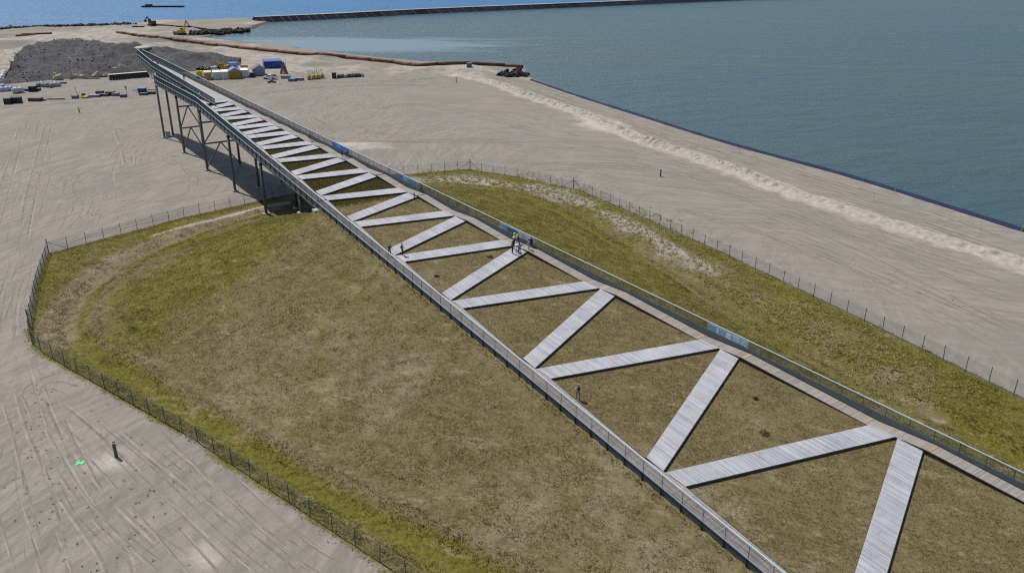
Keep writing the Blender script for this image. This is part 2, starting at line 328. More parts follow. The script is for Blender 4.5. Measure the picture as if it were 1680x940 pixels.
# ------------------------------------------------------------------ ground sheet
xs = np.unique(np.concatenate([np.arange(-420, -170, 5.), np.arange(-170, -110, 2.), np.arange(-110, 106, 1.), np.arange(106, 141, 5.)]))
ys = np.unique(np.concatenate([np.arange(5, 36, 4.), np.arange(36, 240, 1.), np.arange(240, 400, 2.), np.arange(400, 640, 4.)]))
GX, GY = np.meshgrid(xs, ys); gx = GX.ravel(); gy = GY.ravel()
shore = polydist(gx, gy, LAND, True)
gz = terrain(gx, gy, shore)
fd = polydist(gx, gy, GRASSPOLY, True)
_h, gdt, gdc, gs, gn = mound(gx, gy)
LUSHPT = [(un(x, y, z)[:2], r) for x, y, z, r in ((470, 358, 6, 9), (400, 385, 4, 8), (330, 440, 3, 7), (365, 415, 4, 7), (255, 480, 2, 8), (215, 540, 1.5, 5), (300, 385, 1.5, 7))]
def zones(x, y, fd, dt, dc, s, n):
    top = dc < .01; left = n < 5; right = (n > 12) & ~top
    grass = sstep(-1.6, .8, fd)
    b = fbm(x * .05, y * .05, 31); b2 = fbm(x * .16, y * .16, 33)
    dr = polydist(x, y, STRIP_R) + 5 * (b2 - .5); dl_ = polydist(x, y, STRIP_L) + 2 * (b2 - .5)
    strip = np.exp(-(np.clip(dr, 0, 99) / 3.0) ** 2) * (.42 + .58 * sstep(30, 75, s))
    grass = grass * (1 - .9 * strip) * (1 - .8 * np.exp(-(np.clip(dl_, 0, 9) / 1.2) ** 2))
    grass = grass * (1 - .35 * np.exp(-(polydist(x, y, TERRACE) / .5) ** 2))
    for q in SANDY: grass = grass * (1 - .55 * np.exp(-((x - q[0]) ** 2 + (y - q[1]) ** 2) / 1.6))
    lush = .72 + .5 * (b - .5) + .7 * (b2 - .5)                                     # flat outer band, yellow green
    slope = sstep(-.5, 1.0, dt)
    ls = .12 + .8 * (b - .5) + .9 * (b2 - .5)
    for q, r in LUSHPT: ls = ls + .62 * np.exp(-((x - q[0]) ** 2 + (y - q[1]) ** 2) / (r * r))
    ls = ls + .35 * sstep(80, 96, s) * sstep(14, 4, dt)
    lush = np.where(left | (s > S_AB), lush * (1 - slope) + ls * slope, lush)
    lush = lush + left * (s < 80) * .5 * np.exp(-((dt + 2.2) / 1.3) ** 2)           # damp swale
    lush = np.where(right, np.where(dt > 0, .85 + .5 * (b2 - .5) - .25 * sstep(8, 1, dt) * sstep(60, 20, s), .5 + .9 * (b2 - .5) + .25 * sstep(30, 5, s) + .4 * np.exp(-((fd - 1.5) / 1.5) ** 2)), lush)
    lush = lush - .5 * strip
    lush = np.where(top, .06 + .3 * (b2 - .5), lush)
    grey = left * sstep(72, 84, s) * np.exp(-((dt + 4.6) / 2.6) ** 4) * .95
    grey = grey + (left & (dt > 0)) * sstep(88, 60, s) * .55 * sstep(.42, .6, b2)
    lip = left * np.exp(-((dt - .2) / .7) ** 2) * (s < 100)
    lush = lush - .6 * lip; grey = np.maximum(grey, lip * .5)
    return grass, np.clip(lush, 0, 1), np.clip(grey, 0, 1)
grass, lush, grey = zones(gx, gy, fd, gdt, gdc, gs, gn)
db = polydist(gx, gy, BERM)
pale = .55 * np.exp(-((db - .8 + 3 * (fbm(gx * .3, gy * .3, 14) - .5)) / 3.6) ** 2) + .25 * sstep(9, 2, shore) * (gy < 330) + .45 * sstep(300, 345, gy) * sstep(.4, .6, fbm(gx * .03, gy * .03, 51))
pale = pale + .35 * np.exp(-(polydist(gx, gy, STRIP_R) / 3.5) ** 2) + .6 * np.exp(-(polydist(gx, gy, STRIP_L) / 2.) ** 2)
for (a, b_), r_ in (((180, 760), 3.2), ((330, 915), 2.6), ((985, 205), 9), ((560, 238), 4), ((610, 240), 6)):
    q = un(a, b_); pale = pale + .6 * np.exp(-((gx - q[0]) ** 2 + (gy - q[1]) ** 2) / r_ ** 2)
YARD = [pl([(-20, 170), (60, 166.5), (120, 163.5), (250, 157)]), pl([(335, 146), (400, 141.5), (470, 137), (600, 131)]), pl([(100, 133), (180, 130), (250, 126)])]
PIPEL = pl([(240, 62), (330, 72), (441, 84), (543, 93.5), (650, 104), (700, 110.5)])
dark = .34 * np.exp(-(polydist(gx, gy, PIPEL) / 5) ** 2) + sum(.5 * np.exp(-(polydist(gx, gy, q) / 1.3) ** 2) for q in YARD) * sstep(.3, .6, fbm(gx * .15, gy * .15, 57)) + .42 * sstep(330, 380, gy) * sstep(.42, .68, fbm(gx * .05, gy * .025, 55)) + 1.0 * np.exp(-(polydist(gx, gy, DARKBANK) / 5.) ** 2) + .6 * (shore < .6) * (gy > 420)
side = sstep(-20, 20, gx + .55 * (gy - 200))
nx, ny = len(xs), len(ys)
me = bpy.data.meshes.new('ground')
I = np.arange(nx * ny).reshape(ny, nx)
quads = np.stack([I[:-1, :-1], I[:-1, 1:], I[1:, 1:], I[1:, :-1]], -1).reshape(-1, 4)
def fastmesh(me, co, faces):
    k = faces.shape[1]; me.vertices.add(len(co)); me.vertices.foreach_set('co', np.ascontiguousarray(co, np.float32).ravel())
    me.loops.add(faces.size); me.loops.foreach_set('vertex_index', np.ascontiguousarray(faces, np.int32).ravel())
    me.polygons.add(len(faces)); me.polygons.foreach_set('loop_start', np.arange(0, faces.size, k, dtype=np.int32))
    me.polygons.foreach_set('loop_total', np.full(len(faces), k, np.int32)); me.update(calc_edges=True)
fastmesh(me, np.stack([gx, gy, gz], -1), quads)
for nm, ch in (('zone', (grass, lush, np.clip(pale, 0, 1))), ('zone2', (np.clip(dark, 0, 1), side, grey))):
    a = me.attributes.new(nm, 'FLOAT_COLOR', 'POINT')
    a.data.foreach_set('color', np.stack([*ch, np.ones_like(gx)], -1).astype(np.float32).ravel())
me.polygons.foreach_set('use_smooth', np.ones(len(quads), bool)); me.materials.append(GROUND)
go = bpy.data.objects.new('ground', me); col.objects.link(go); tag(go, kind='structure')

# heaped sand bank along the lagoon track, finer than the ground sheet
bl = np.array([p[:2] for p in smooth(BERM, 60)]); seg_ = np.concatenate([[0], np.cumsum(np.linalg.norm(np.diff(bl, axis=0), axis=1))]); tt = np.arange(0, seg_[-1], .3)
bx_ = np.interp(tt, seg_, bl[:, 0]); by_ = np.interp(tt, seg_, bl[:, 1]); tx_ = np.gradient(bx_); ty_ = np.gradient(by_); tl_ = np.hypot(tx_, ty_); nxv, nyv = ty_ / tl_, -tx_ / tl_
jj = np.linspace(-4.4, 4.0, 31); PX = bx_[:, None] + nxv[:, None] * jj; PY = by_[:, None] + nyv[:, None] * jj; TT = tt[:, None] + 0 * jj; JJ = jj[None] + 0 * tt[:, None]
wob = 1.6 * (fbm(TT * .12, TT * 0, 91, 3) - .5); cen = JJ - wob
prof = np.exp(-(np.clip(cen, -9, 0) / 2.7) ** 2) * np.exp(-(np.clip(cen, 0, 9) / 1.3) ** 2)
notch = np.abs(fbm(TT * .55 + JJ * .25, JJ * .35, 93, 3) - .5) * 2; lump = fbm(TT * .9, JJ * 1.1, 95, 4); sl = vnoise(TT * .06, TT * 0, 97)
PZ = terrain(PX.ravel(), PY.ravel()).reshape(PX.shape) - .06 + prof * (.25 + .75 * sl) * (.35 + 1.1 * lump) * (.55 + .6 * sstep(.02, .2, notch)) * 1.4 + .12 * (lump - .5) * np.exp(-(JJ / 3.2) ** 4)
me = bpy.data.meshes.new('sand_bank'); nj = len(jj); I2 = np.arange(PX.size).reshape(PX.shape)
fastmesh(me, np.stack([PX, PY, PZ], -1).reshape(-1, 3), np.stack([I2[:-1, :-1], I2[:-1, 1:], I2[1:, 1:], I2[1:, :-1]], -1).reshape(-1, 4)[:, ::-1])
SBM, nt, b = newmat('heaped_pale_sand'); _p = nd(nt, 'ShaderNodeNewGeometry').outputs['Position']; _a = noise(nt, _p, 1.2, 5, .65); _b = noise(nt, _p, 6, 4, .7)
nt.links.new(mix(nt, mapr(nt, _a, .35, .65), mix(nt, _b, (.22, .2, .172), (.33, .3, .258)), mix(nt, _b, (.34, .312, .265), (.46, .42, .36))), b.inputs['Base Color']); b.inputs['Roughness'].default_value = .95; b.inputs['Specular IOR Level'].default_value = .1
me.materials.append(SBM); o = bpy.data.objects.new('sand_bank', me); col.objects.link(o); tag(o, kind='structure')
# ------------------------------------------------------------------ water
me = bpy.data.meshes.new('sea'); me.from_pydata([(-26000, -2000, -1.15), (26000, -2000, -1.15), (26000, 45000, -1.15), (-26000, 45000, -1.15)], [], [(0, 1, 2, 3)])
me.materials.append(SEAM); o = bpy.data.objects.new('sea', me); col.objects.link(o); tag(o, kind='structure')
DIKE = [tuple(un(x, y, 0)[:2]) for x, y in ((418, 34.5), (549, 28.5), (698, 20.5), (900, 11.8), (1220, -1.5))]
dd = np.array(DIKE[-1]) - np.array(DIKE[-2]); DIKE.append(tuple(np.array(DIKE[-1]) + dd * 3))
lag = [(p[0], p[1], -.9) for p in DIKE] + [(900, 1200, -.9), (900, 40, -.9), (90, 40, -.9)]
inner = pl([(1680, 420), (1400, 330), (1000, 200), (820, 130), (700, 112), (540, 96), (400, 82), (320, 68), (300, 58), (400, 42)], -.9)
lag += [(x, y, -.9) for x, y in inner]
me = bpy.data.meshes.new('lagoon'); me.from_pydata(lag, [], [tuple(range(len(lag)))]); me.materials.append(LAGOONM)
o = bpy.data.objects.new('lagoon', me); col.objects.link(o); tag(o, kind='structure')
# ------------------------------------------------------------------ dike
dk = smooth(DIKE, 6); root = thing('dike', 'long dark sloped dike with pale crest between lagoon and open sea', 'dike', (*DIKE[0], 0))
bs = MB(); cr = MB(); prev = None
ox, oy = DIKE[0]
for i, p in enumerate(dk):
    d = np.array(dk[min(i + 1, len(dk) - 1)]) - np.array(dk[max(i - 1, 0)]); d /= np.linalg.norm(d); nn = np.array([d[1], -d[0]])
    row = [(p[0] - ox + nn[0] * t, p[1] - oy + nn[1] * t, z) for t, z in ((9, -2.6), (2.5, 2.4), (-2.5, 2.4), (-9, -2.6))]
    if prev:
        bs.add([*prev[:2], *row[:2]], [(0, 1, 3, 2)]); bs.add([*prev[2:], *row[2:]], [(0, 1, 3, 2)])
        cr.add([*[(a, b, c + .25) for a, b, c in prev[1:3]], *[(a, b, c + .25) for a, b, c in row[1:3]], *prev[1:3], *row[1:3]],
               [(0, 1, 3, 2), (0, 2, 6, 4), (1, 5, 7, 3)])
    prev = row
bs.build('dark_slope', simple('dike_asphalt', (.026, .031, .048), 1., 0, .35, .05, .05), root); cr.build('sand_crest', cmat((.36, .33, .27), .95), root)
ln = cmat((.16, .165, .18), .9)
for k in range(0, len(dk) - 3, 1):
    for t in ((.3,) if k % 2 else (.15, .7)):
        p = np.array(dk[k]) * (1 - t) + np.array(dk[k + 1]) * t; d = np.array(dk[k + 1]) - np.array(dk[k]); d /= np.linalg.norm(d); nn = np.array([d[1], -d[0]])
        a = p + nn * 9.05 - np.array([ox, oy]); b = p + nn * 2.6 - np.array([ox, oy]) - d * 3
        MB().bar((*a, -2.45), (*b, 2.5), .35, .08).build('slope_seam', ln, root)


# ------------------------------------------------------------------ footbridge ramp
RH = 1.7
APL = [-26.5, -6.6, 14.33, 34.18, 52.13, 67.34, 81.2, 93.53, 104.67, 114.81, 123.35, 131.19, 138.11, 145.72, 152.92]
APR = [-36.5, -15, 6.44, 27.15, 45.78, 62.4, 76.22, 88.79, 100.69, 110.97, 120.11, 128.28, 135.59, 142.72, 150.18, 157.4]
PW = 1.6                                                     # path width
def landing(s, ap):
    """the side paths climb in flights with level landings where the cross walks join"""
    o = 0.0
    if s > S_TOP - 3: return 0.0
    for k in range(len(ap) - 1):
        a, b = ap[k], ap[k + 1]; L = min(2.8, (b - a) * .22)
        if a - L <= s <= a + L: return -(s - a) / 12.0
        if a + L < s < b - L: return (-L + 2 * L * (s - a - L) / (b - a - 2 * L)) / 12.0
    return o
fb = thing('footbridge', 'long grey ramped footbridge with planted deck, zigzag boardwalks and mesh railings', 'footbridge', V3(0, 0, 0))
org = V3(0, 0, 0)
def R3(s, n, z): return V3(s, n, z) - org

# zigzag cross walks
def strip(l0, l1, r0, r1):
    m = MB(); nL, nR0, nR1 = 2.0, float(nr(r0)) - PW, float(nr(r1)) - PW
    P = [R3(l0, nL, deck(l0)), R3(r0, nR0, deck(r0)), R3(r1, nR1, deck(r1)), R3(l1, nL, deck(l1))]
    k = int((P[1] - P[0]).length / .15); up = Vector((0, 0, 1))
    for i in range(k):
        a, b = i / k, (i + .9) / k; j = random.uniform(-.006, .006)
        q = [P[0].lerp(P[1], a), P[0].lerp(P[1], b), P[3].lerp(P[2], b), P[3].lerp(P[2], a)]
        m.hexa([p + up * (.0 + j) for p in q], [p + up * (.045 + j) for p in q])
    o = m.build('boardwalk_strip', STRIPM, fb)
    e = MB()
    for a, b in ((0, 1), (3, 2)):
        e.bar(P[a] + Vector((0, 0, -.065)), P[b] + Vector((0, 0, -.065)), .10, .11)
    e.build('edge_beam', cmat((.05, .045, .04), .8), o)
for k in range(1, len(APL)):
    if APL[k] < -10: continue
    strip(APL[k] - 2.35, APL[k] - .12, APR[k] + .12, APR[k] + 2.6)
    strip(APL[k] + .12, APL[k] + 2.35, APR[k + 1] - 2.6, APR[k + 1] - .12)

# side paths
def path(name, sa, sb, n0, n1, ap, step=.16, zoff=0):
    m = MB(); s = sa
    while s < sb:
        t = s + step * .9; z0 = float(deck(s)) + landing(s, ap) + .03 + zoff; z1 = float(deck(t)) + landing(t, ap) + .03 + zoff
        a0, a1 = n0(s), n1(s)
        q = [R3(s, a0, z0), R3(s, a1, z0), R3(t, a1, z1), R3(t, a0, z1)]
        m.hexa([p - Vector((0, 0, .06)) for p in q], q); s += step
    return m.build(name, PATHM, fb)
lp = path('side_path', -16, S_TOP, lambda s: .02, lambda s: 1.98, APL)
rp = path('side_path', -22, S_TOP, lambda s: float(nr(s)) - PW + .02, lambda s: float(nr(s)) - .03, APR)
for o, ap, na, nb in ((lp, APL, lambda s: .02, lambda s: 2.0), (rp, APR, lambda s: float(nr(s)) - PW, lambda s: float(nr(s)))):
    m = MB(); n_ = na if o is rp else nb
    for k in range(-16, 158, 2):
        off = .04 if o is rp else -.04
        z0 = float(deck(k)) + landing(k, ap) - .14; z1 = float(deck(k + 2)) + landing(k + 2, ap) - .14
        m.bar(R3(k, n_(k) - off, z0), R3(k + 2, n_(k + 2) - off, z1), .06, .3)
    m.build('edge_beam', BLACK, o)
TACT = cmat((.36, .26, .15), .8)
for k in range(2, 8):
    for ds in (-3.2, 3.2):
        s = APR[k] + ds; a = float(nr(s)); z = float(deck(s)) + landing(s, APR) + .037
        MB().hexa([R3(s, a - PW + .1, z), R3(s, a - .1, z), R3(s + .3, a - .1, z + .02), R3(s + .3, a - PW + .1, z + .02)],
                  [R3(s, a - PW + .1, z + .012), R3(s, a - .1, z + .012), R3(s + .3, a - .1, z + .032), R3(s + .3, a - PW + .1, z + .032)]).build('tactile_strip', TACT, rp)

# beyond the zigzag the ramp goes on climbing to a narrow prow; a level bay lies to its left
LEV = float(deck(S_TOP)); S_L, S_M, S_E = 198.2, 155.0, 214.0
def deckr(s): return 1.35 + s / 12.0
def nM(s): return max(0.0, 3.25 * (S_L - s) / (S_L - 154.5))
DKM = plank_mat('grey_deck_planks', (.40, .385, .37), (.27, .255, .245))
m = MB(); s = S_TOP
while s < S_E:
    t = s + .25; q = [R3(s, nM(s) + .03, deckr(s) + .02), R3(s, float(nr(s)) - .03, deckr(s) + .02), R3(t - .02, float(nr(t)) - .03, deckr(t) + .02), R3(t - .02, nM(t) + .03, deckr(t) + .02)]
    m.hexa([p - Vector((0, 0, .06)) for p in q], q); s = t
m.build('ramp_deck', DKM, fb)
m = MB(); s = S_TOP
while s < S_L - .6:
    t = s + .25; q = [R3(s, .03, LEV + .01), R3(s, nM(s) - .03, LEV + .01), R3(t - .02, nM(t) - .03, LEV + .01), R3(t - .02, .03, LEV + .01)]
    m.hexa([p - Vector((0, 0, .06)) for p in q], q); s = t
m.build('level_deck', DKM, fb)

# planting trays and structure between abutment and top
def planter_mat():
    m, nt, b = newmat('planted_turf'); g = nd(nt, 'ShaderNodeNewGeometry').outputs['Position']
    f = noise(nt, g, 2.2, 5, .7); f2 = noise(nt, g, .25, 4, .6)
    nt.links.new(mix(nt, f2, mix(nt, f, (.03, .032, .008), (.085, .08, .02)), mix(nt, f, (.04, .035, .012), (.12, .10, .04))), b.inputs['Base Color'])
    b.inputs['Roughness'].default_value = .95; b.inputs['Specular IOR Level'].default_value = .1
    bp = nd(nt, 'ShaderNodeBump'); bp.inputs['Distance'].default_value = .15; nt.links.new(f, bp.inputs['Height']); nt.links.new(bp.outputs[0], b.inputs['Normal']); return m
PLANT = planter_mat()
sA, sB = S_AB - 1, S_TOP - .5
MB().hexa([R3(sA, 1.9, deck(sA) - .7), R3(sA, float(nr(sA)) - PW + .1, deck(sA) - .7), R3(sB, float(nr(sB)) - PW + .1, deck(sB) - .7), R3(sB, 1.9, deck(sB) - .7)],
          [R3(sA, 1.9, deck(sA) - .27), R3(sA, float(nr(sA)) - PW + .1, deck(sA) - .27), R3(sB, float(nr(sB)) - PW + .1, deck(sB) - .27), R3(sB, 1.9, deck(sB) - .27)]).build('planting_bed', PLANT, fb)
def slab(name, pts, z0, z1, mat):
    """pts: (s, n) corners; depth below deck level z0..z1"""
    MB().hexa([R3(s, n, float(deck(s)) + z0) for s, n in pts], [R3(s, n, float(deck(s)) + z1) for s, n in pts]).build(name, mat, fb)
slab('deck_slab', [(sA, .1), (sA, float(nr(sA)) - .1), (S_TOP, 8.0), (S_TOP, .1)], -.95, -.72, FASCIA)
def slab2(name, pts, mat):
    MB().hexa([R3(s, n, z0) for s, n, z0, z1 in pts], [R3(s, n, z1) for s, n, z0, z1 in pts]).build(name, mat, fb)
slab2('deck_slab', [(S_TOP, .1, LEV - .6, LEV - .1), (S_TOP, 3.0, LEV - .6, LEV - .1), (S_L, .3, LEV - .6, LEV - .1), (S_L, .1, LEV - .6, LEV - .1)], FASCIA)
slab2('deck_slab', [(s_, n_, deckr(s_) - .6, deckr(s_) - .1) for s_, n_ in ((S_TOP, 3.0), (S_TOP, 8.0), (S_E, 1.1), (S_E, .06))], FASCIA)
for n0, n1 in ((.5, .5), (2.6, .9)):
    MB().bar(R3(sA, n0, deck(sA) - 1.25), R3(S_TOP, n0, deck(S_TOP) - 1.25), .35, .55).build('girder', COLM, fb)
    MB().bar(R3(S_TOP, n0, LEV - .9), R3(S_L, n1, LEV - .9), .35, .55).build('girder', COLM, fb)
MB().bar(R3(sA, float(nr(sA)) - .6, deck(sA) - 1.25), R3(S_TOP, 7.4, deck(S_TOP) - 1.25), .35, .55).build('girder', COLM, fb)
MB().bar(R3(S_TOP, 7.4, LEV - .9), R3(S_E - 1, .8, deckr(S_E) - .9), .35, .55).build('girder', COLM, fb)
# railings: top rail + fascia, with mesh panels and posts as pieces
def railing(nf, sa, sb, out, fascia, kick, foot, dk_=deck, bk=(S_TOP,)):
    def P(s, dz, dn=0): return R3(s, nf(s) + dn, float(dk_(s)) + dz)
    m = MB(); brk = [sa] + [q for q in bk if sa < q < sb] + [sb]
    for a, b in zip(brk[:-1], brk[1:]): m.bar(P(a, RH), P(b, RH), .12, .07)
    root = m.build('railing', RAILM, fb)
    m = MB(); k = int((sb - sa) / 2.4 + .5)
    for a, b in zip(brk[:-1], brk[1:]):
        m.bar(P(a, (fascia[0] + fascia[1]) / 2, out * .08), P(b, (fascia[0] + fascia[1]) / 2, out * .08), .05, fascia[1] - fascia[0])
        m.bar(P(a, fascia[0] + .03, out * .13), P(b, fascia[0] + .03, out * .13), .2, .06)
    m.build('fascia', FASCIA if not kick else KICK, root)
    m = MB()
    for a, b in zip(brk[:-1], brk[1:]): m.bar(P(a, fascia[1] + .03, out * .09), P(b, fascia[1] + .03, out * .09), .16, .06)
    m.build('ledge', STEEL, root)
    for i in range(k + 1):
        s = sa + (sb - sa) * i / k
        pm = MB().bar(P(s, fascia[0] - .05, out * .12), P(s, fascia[1] + .05, out * .12), .10, .14).bar(P(s, fascia[1] + .05, out * .04), P(s, RH - .04, out * .04), .04, .05, 2)
        if foot and i % 2 == 0 and s < S_AB: pm.box(P(s, fascia[0] + .02, out * .3), (.35, .35, .16), math.atan2(D[1], D[0]), 1)
        pm.build('post', [BLACK if not kick else KICK, CONC, BARM], root)
        if i == k: break
        t = sa + (sb - sa) * (i + 1) / k; b = MB(); q = 24
        for j in range(q):
            u = s + (t - s) * (j + .5) / q
            b.bar(P(u, fascia[1] + .06), P(u, RH - .03), .022 if kick else .03, .018)
        for zz in (.45, .95): b.bar(P(s, fascia[1] + zz), P(t, fascia[1] + zz), .02, .02)
        b.build('mesh_panel', BARM, root)
    return root
railing(lambda s: 0.0, -14, S_L, -1, (-.6, .45), False, True)
railing(lambda s: float(nr(s)), -20, S_E, 1, (-.35, .55), True, False, deckr, ())
rm = railing(nM, S_M + .2, S_E + 1, -1, (-.5, .35), False, False, deckr, (S_L,))
# short studs carrying the climbing parapet above the level bay
for k in range(26):
    q = S_TOP + 6 + k * 1.28
    MB().bar(R3(q, nM(q) + .05, LEV), R3(q, nM(q) + .05, deckr(q) - .4), .14, .3).build('stud', FASCIA, rm)
# closing panel of the prow and the pale fin below it
m = MB().bar(R3(S_E, 0, deckr(S_E) + RH), R3(S_E, 1.15, deckr(S_E) + RH), .1, .08)
for j in range(12): m.bar(R3(S_E, j * .1, deckr(S_E) - .2), R3(S_E, j * .1, deckr(S_E) + RH), .03, .02)
m.build('end_railing', STEEL, fb)
m = MB().bar(R3(S_L - .5, .12, LEV - 1.1), R3(S_E, .3, deckr(S_E) - .9), .2, .2); 
for k in range(6):
    q = S_L + 1 + k * 2.4; zb = LEV - 1.0 + (k + .6) * .62
    m.bar(R3(q, .12, deckr(q) - .5), R3(q + .6, .15, zb), .16, .16); m.bar(R3(q + 2.2, .12, deckr(q + 2.2) - .5), R3(q + .6, .15, zb), .12, .12)
m.build('prow_truss', cmat((.40, .40, .38), .6), fb)
# columns, caps, pads and chevron bracing
def colrow(s, ns, brace=()):
    zt = float(deck(s)) - 1.15 if s > 150 else float(deck(s)) - 1.5
    feet = []
    for n in ns:
        p = W(s, n); zb = tz(p[0], p[1]); feet.append((n, zb))
        c = MB().tube([R3(s, n, zb), R3(s, n, zt)], .27, 12).build('column', COLM, fb, True)
        MB().box(R3(s, n, zb + .12), (1.1, 1.1, .34), math.atan2(D[1], D[0])).build('concrete_pad', CONC, c)
        MB().box(R3(s, n, zb + .33), (.7, .7, .06), math.atan2(D[1], D[0])).build('base_plate', STEEL, c)
    MB().bar(R3(s, ns[0] - .3, zt + .02), R3(s, ns[-1] + .3, zt + .02), .4, .4).build('cap_beam', COLM, fb)
    n0, n1 = ns[0], ns[-1]; mid = (n0 + n1) / 2
    for hz in brace:
        z = hz * zt; MB().bar(R3(s, n0, z), R3(s, n1, z), .28, .3).build('brace', COLM, fb)
        zl = 0.6 if hz == brace[0] else brace[brace.index(hz) - 1] * zt
        for n in (n0, n1): MB().bar(R3(s, mid, z), R3(s, n, zl), .24, .24).build('brace', COLM, fb)
colrow(198.3, (.1, 2.3))
colrow(177.8, (.1, 4.75), (.45, .83))
colrow(157.4, (.1, 7.4), (.45, .80))
colrow(136.9, (.1, 5.0, 9.9))
colrow(117.6, (.1, 6.0, 12.2))
colrow(98.2, (.1, 7.2, 14.6))
# abutment block where the bridge meets the embankment
ab = W(S_AB, -.1); za = tz(ab[0], ab[1] - 1)
MB().box(R3(S_AB + .4, -.2, float(deck(S_AB)) - 1.5), (1.3, 1.6, 2.2), math.atan2(D[1], D[0])).build('abutment_block', CONC, fb)
MB().box(R3(S_AB + .4, 8.4, float(deck(S_AB)) - 1.9), (1.0, 16.4, 2.0), math.atan2(D[1], D[0])).build('abutment_wall', CONC, fb)
cab = W(199, 1.2)
c = thing('control_cabinet', 'small grey control cabinet between the two farthest columns on the left', 'cabinet', (cab[0], cab[1], 0), .4)
MB().box((0, 0, .75), (1.1, .7, 1.5)).box((0, 0, 1.53), (1.2, .8, .06)).build('housing', cmat((.3, .31, .32)), c)
MB().box((0, -.36, .75), (.9, .03, 1.2)).build('door', cmat((.36, .37, .38)), c)

# ------------------------------------------------------------------ perimeter fences
def wires(L, H, sp=.15, r=.0042):
    m = MB(); k = int((L + H) / sp)
    for sgn in (1, -1):
        for i in range(k):
            x0 = -H + i * sp; a0 = max(0, x0); a1 = min(L, x0 + H)
            if a1 - a0 < .05: continue
            p = [(a0, 0, (a0 - x0)), (a1, 0, (a1 - x0))]
            if sgn < 0: p = [(L - x, 0.012, z) for x, _, z in p]
            m.tube(p, r, 3, 0, False)
    for z in (.03, H / 2, H - .02): m.tube([(0, 0, z), (L, 0, z)], .012, 3, 0, False)
    return m
def fence(name, label, pts, corners, H=1.9, step=3.0):
    f = thing(name, label, 'fence', (pts[0][0], pts[0][1], 0)); o0 = Vector((pts[0][0], pts[0][1], 0))
    P = [np.array(p) for p in pts]; seg = [np.linalg.norm(P[i + 1] - P[i]) for i in range(len(P) - 1)]; cum = np.concatenate([[0], np.cumsum(seg)])
    k = int(cum[-1] / step); q = [np.array([np.interp(t, cum, [p[0] for p in P]), np.interp(t, cum, [p[1] for p in P])]) for t in np.linspace(0, cum[-1], k + 1)]
    pm = MB().cyl((0, 0, -.1), .045, H + .25, 6).v
    post = MB().cyl((0, 0, -.1), .045, H + .2, 6); post.cyl((0, 0, H + .1), .055, .04, 6)
    pmesh = None; wmesh = None
    cidx = {int(np.argmin([np.linalg.norm(a - np.array(c)) for a in q])) for c in corners}
    for i, a in enumerate(q):
        z = tz(a[0], a[1])
        if i in cidx:
            o = MB().cyl((0, 0, -.1), .08, H + .7, 8).build('corner_post', FENCEM, f)
        elif pmesh is None:
            o = post.build('post', FENCEM, f); pmesh = o.data
        else:
            o = bpy.data.objects.new('post', pmesh); col.objects.link(o); o.parent = f
        o.location = Vector((a[0], a[1], z)) - o0; o.rotation_euler = (random.gauss(0, .018), random.gauss(0, .018), 0)
        if i < k:
            b = q[i + 1]; zb = tz(b[0], b[1]); d = b - a; L = float(np.linalg.norm(d))
            if wmesh is None:
                o = wires(step, H).build('wire_mesh', FENCEM, f); wmesh = o.data
            else:
                o = bpy.data.objects.new('wire_mesh', wmesh); col.objects.link(o); o.parent = f
            o.location = Vector((a[0], a[1], z)) - o0; o.rotation_euler = (0, -math.atan2(zb - z, L), math.atan2(d[1], d[0])); o.scale = (math.hypot(L, zb - z) / step, 1, 1)
            if i in cidx or i + 1 in cidx:
                s_ = (a, b) if i + 1 in cidx else (b, a); za, zc = tz(*s_[0]), tz(*s_[1])
                MB().bar(Vector((*s_[0], za + .1)) - o0, Vector((*s_[1], zc + H)) - o0, .06).build('brace', FENCEM, f)
    return f
fence('perimeter_fence', 'wire mesh fence around the left foot of the grass embankment', FENCE_L, [FENCE_L[3], FENCE_L[5]])
fence('perimeter_fence', 'wire mesh fence between the right grass slope and the open sand', FENCE_R, [FENCE_R[2], FENCE_R[4]])

# ------------------------------------------------------------------ grass (uncountable): clumps of blades as one mesh per area
def tuft_mesh(name, X, Y, Z, C, size, mat, label):
    """three leaning blades per clump, colour per vertex"""
    n = len(X); B = 3
    co = np.zeros((n, B, 3, 3)); 
    for b in range(B):
        a = rng.uniform(0, 2 * np.pi, n); wdt = size * rng.uniform(.4, .8, n); hgt = size * rng.uniform(.35, .9, n); lean = size * rng.uniform(.3, 1.1, n)
        dx, dy = np.cos(a), np.sin(a); bx = X + dx * size * .15; by = Y + dy * size * .15
        co[:, b, 0] = np.stack([bx - dy * wdt / 2, by + dx * wdt / 2, Z - .03], -1); co[:, b, 1] = np.stack([bx + dy * wdt / 2, by - dx * wdt / 2, Z - .03], -1)
        co[:, b, 2] = np.stack([bx + dx * lean, by + dy * lean, Z + hgt], -1)
    co = co.reshape(-1, 3); faces = np.arange(len(co)).reshape(-1, 3)
    me = bpy.data.meshes.new(name); fastmesh(me, co, faces)
    cc = np.repeat(C, B * 3, 0); cc = cc * rng.uniform(.8, 1.2, (len(cc) // 3, 1)).repeat(3, 0)
    a = me.attributes.new('blade', 'FLOAT_COLOR', 'POINT'); a.data.foreach_set('color', np.concatenate([cc, np.ones((len(cc), 1))], 1).astype(np.float32).ravel())
    me.materials.append(mat); o = bpy.data.objects.new(name, me); col.objects.link(o); return tag(o, label, 'grass', None, 'stuff')
GM, nt, b = newmat('grass_blades')
nt.links.new(nd(nt, 'ShaderNodeAttribute', attribute_name='blade').outputs['Color'], b.inputs['Base Color'])
b.inputs['Roughness'].default_value = .8; b.inputs['Specular IOR Level'].default_value = .15
_g = nd(nt, 'ShaderNodeNewGeometry'); _m = nd(nt, 'ShaderNodeMix', data_type='VECTOR'); _m.inputs[0].default_value = .72
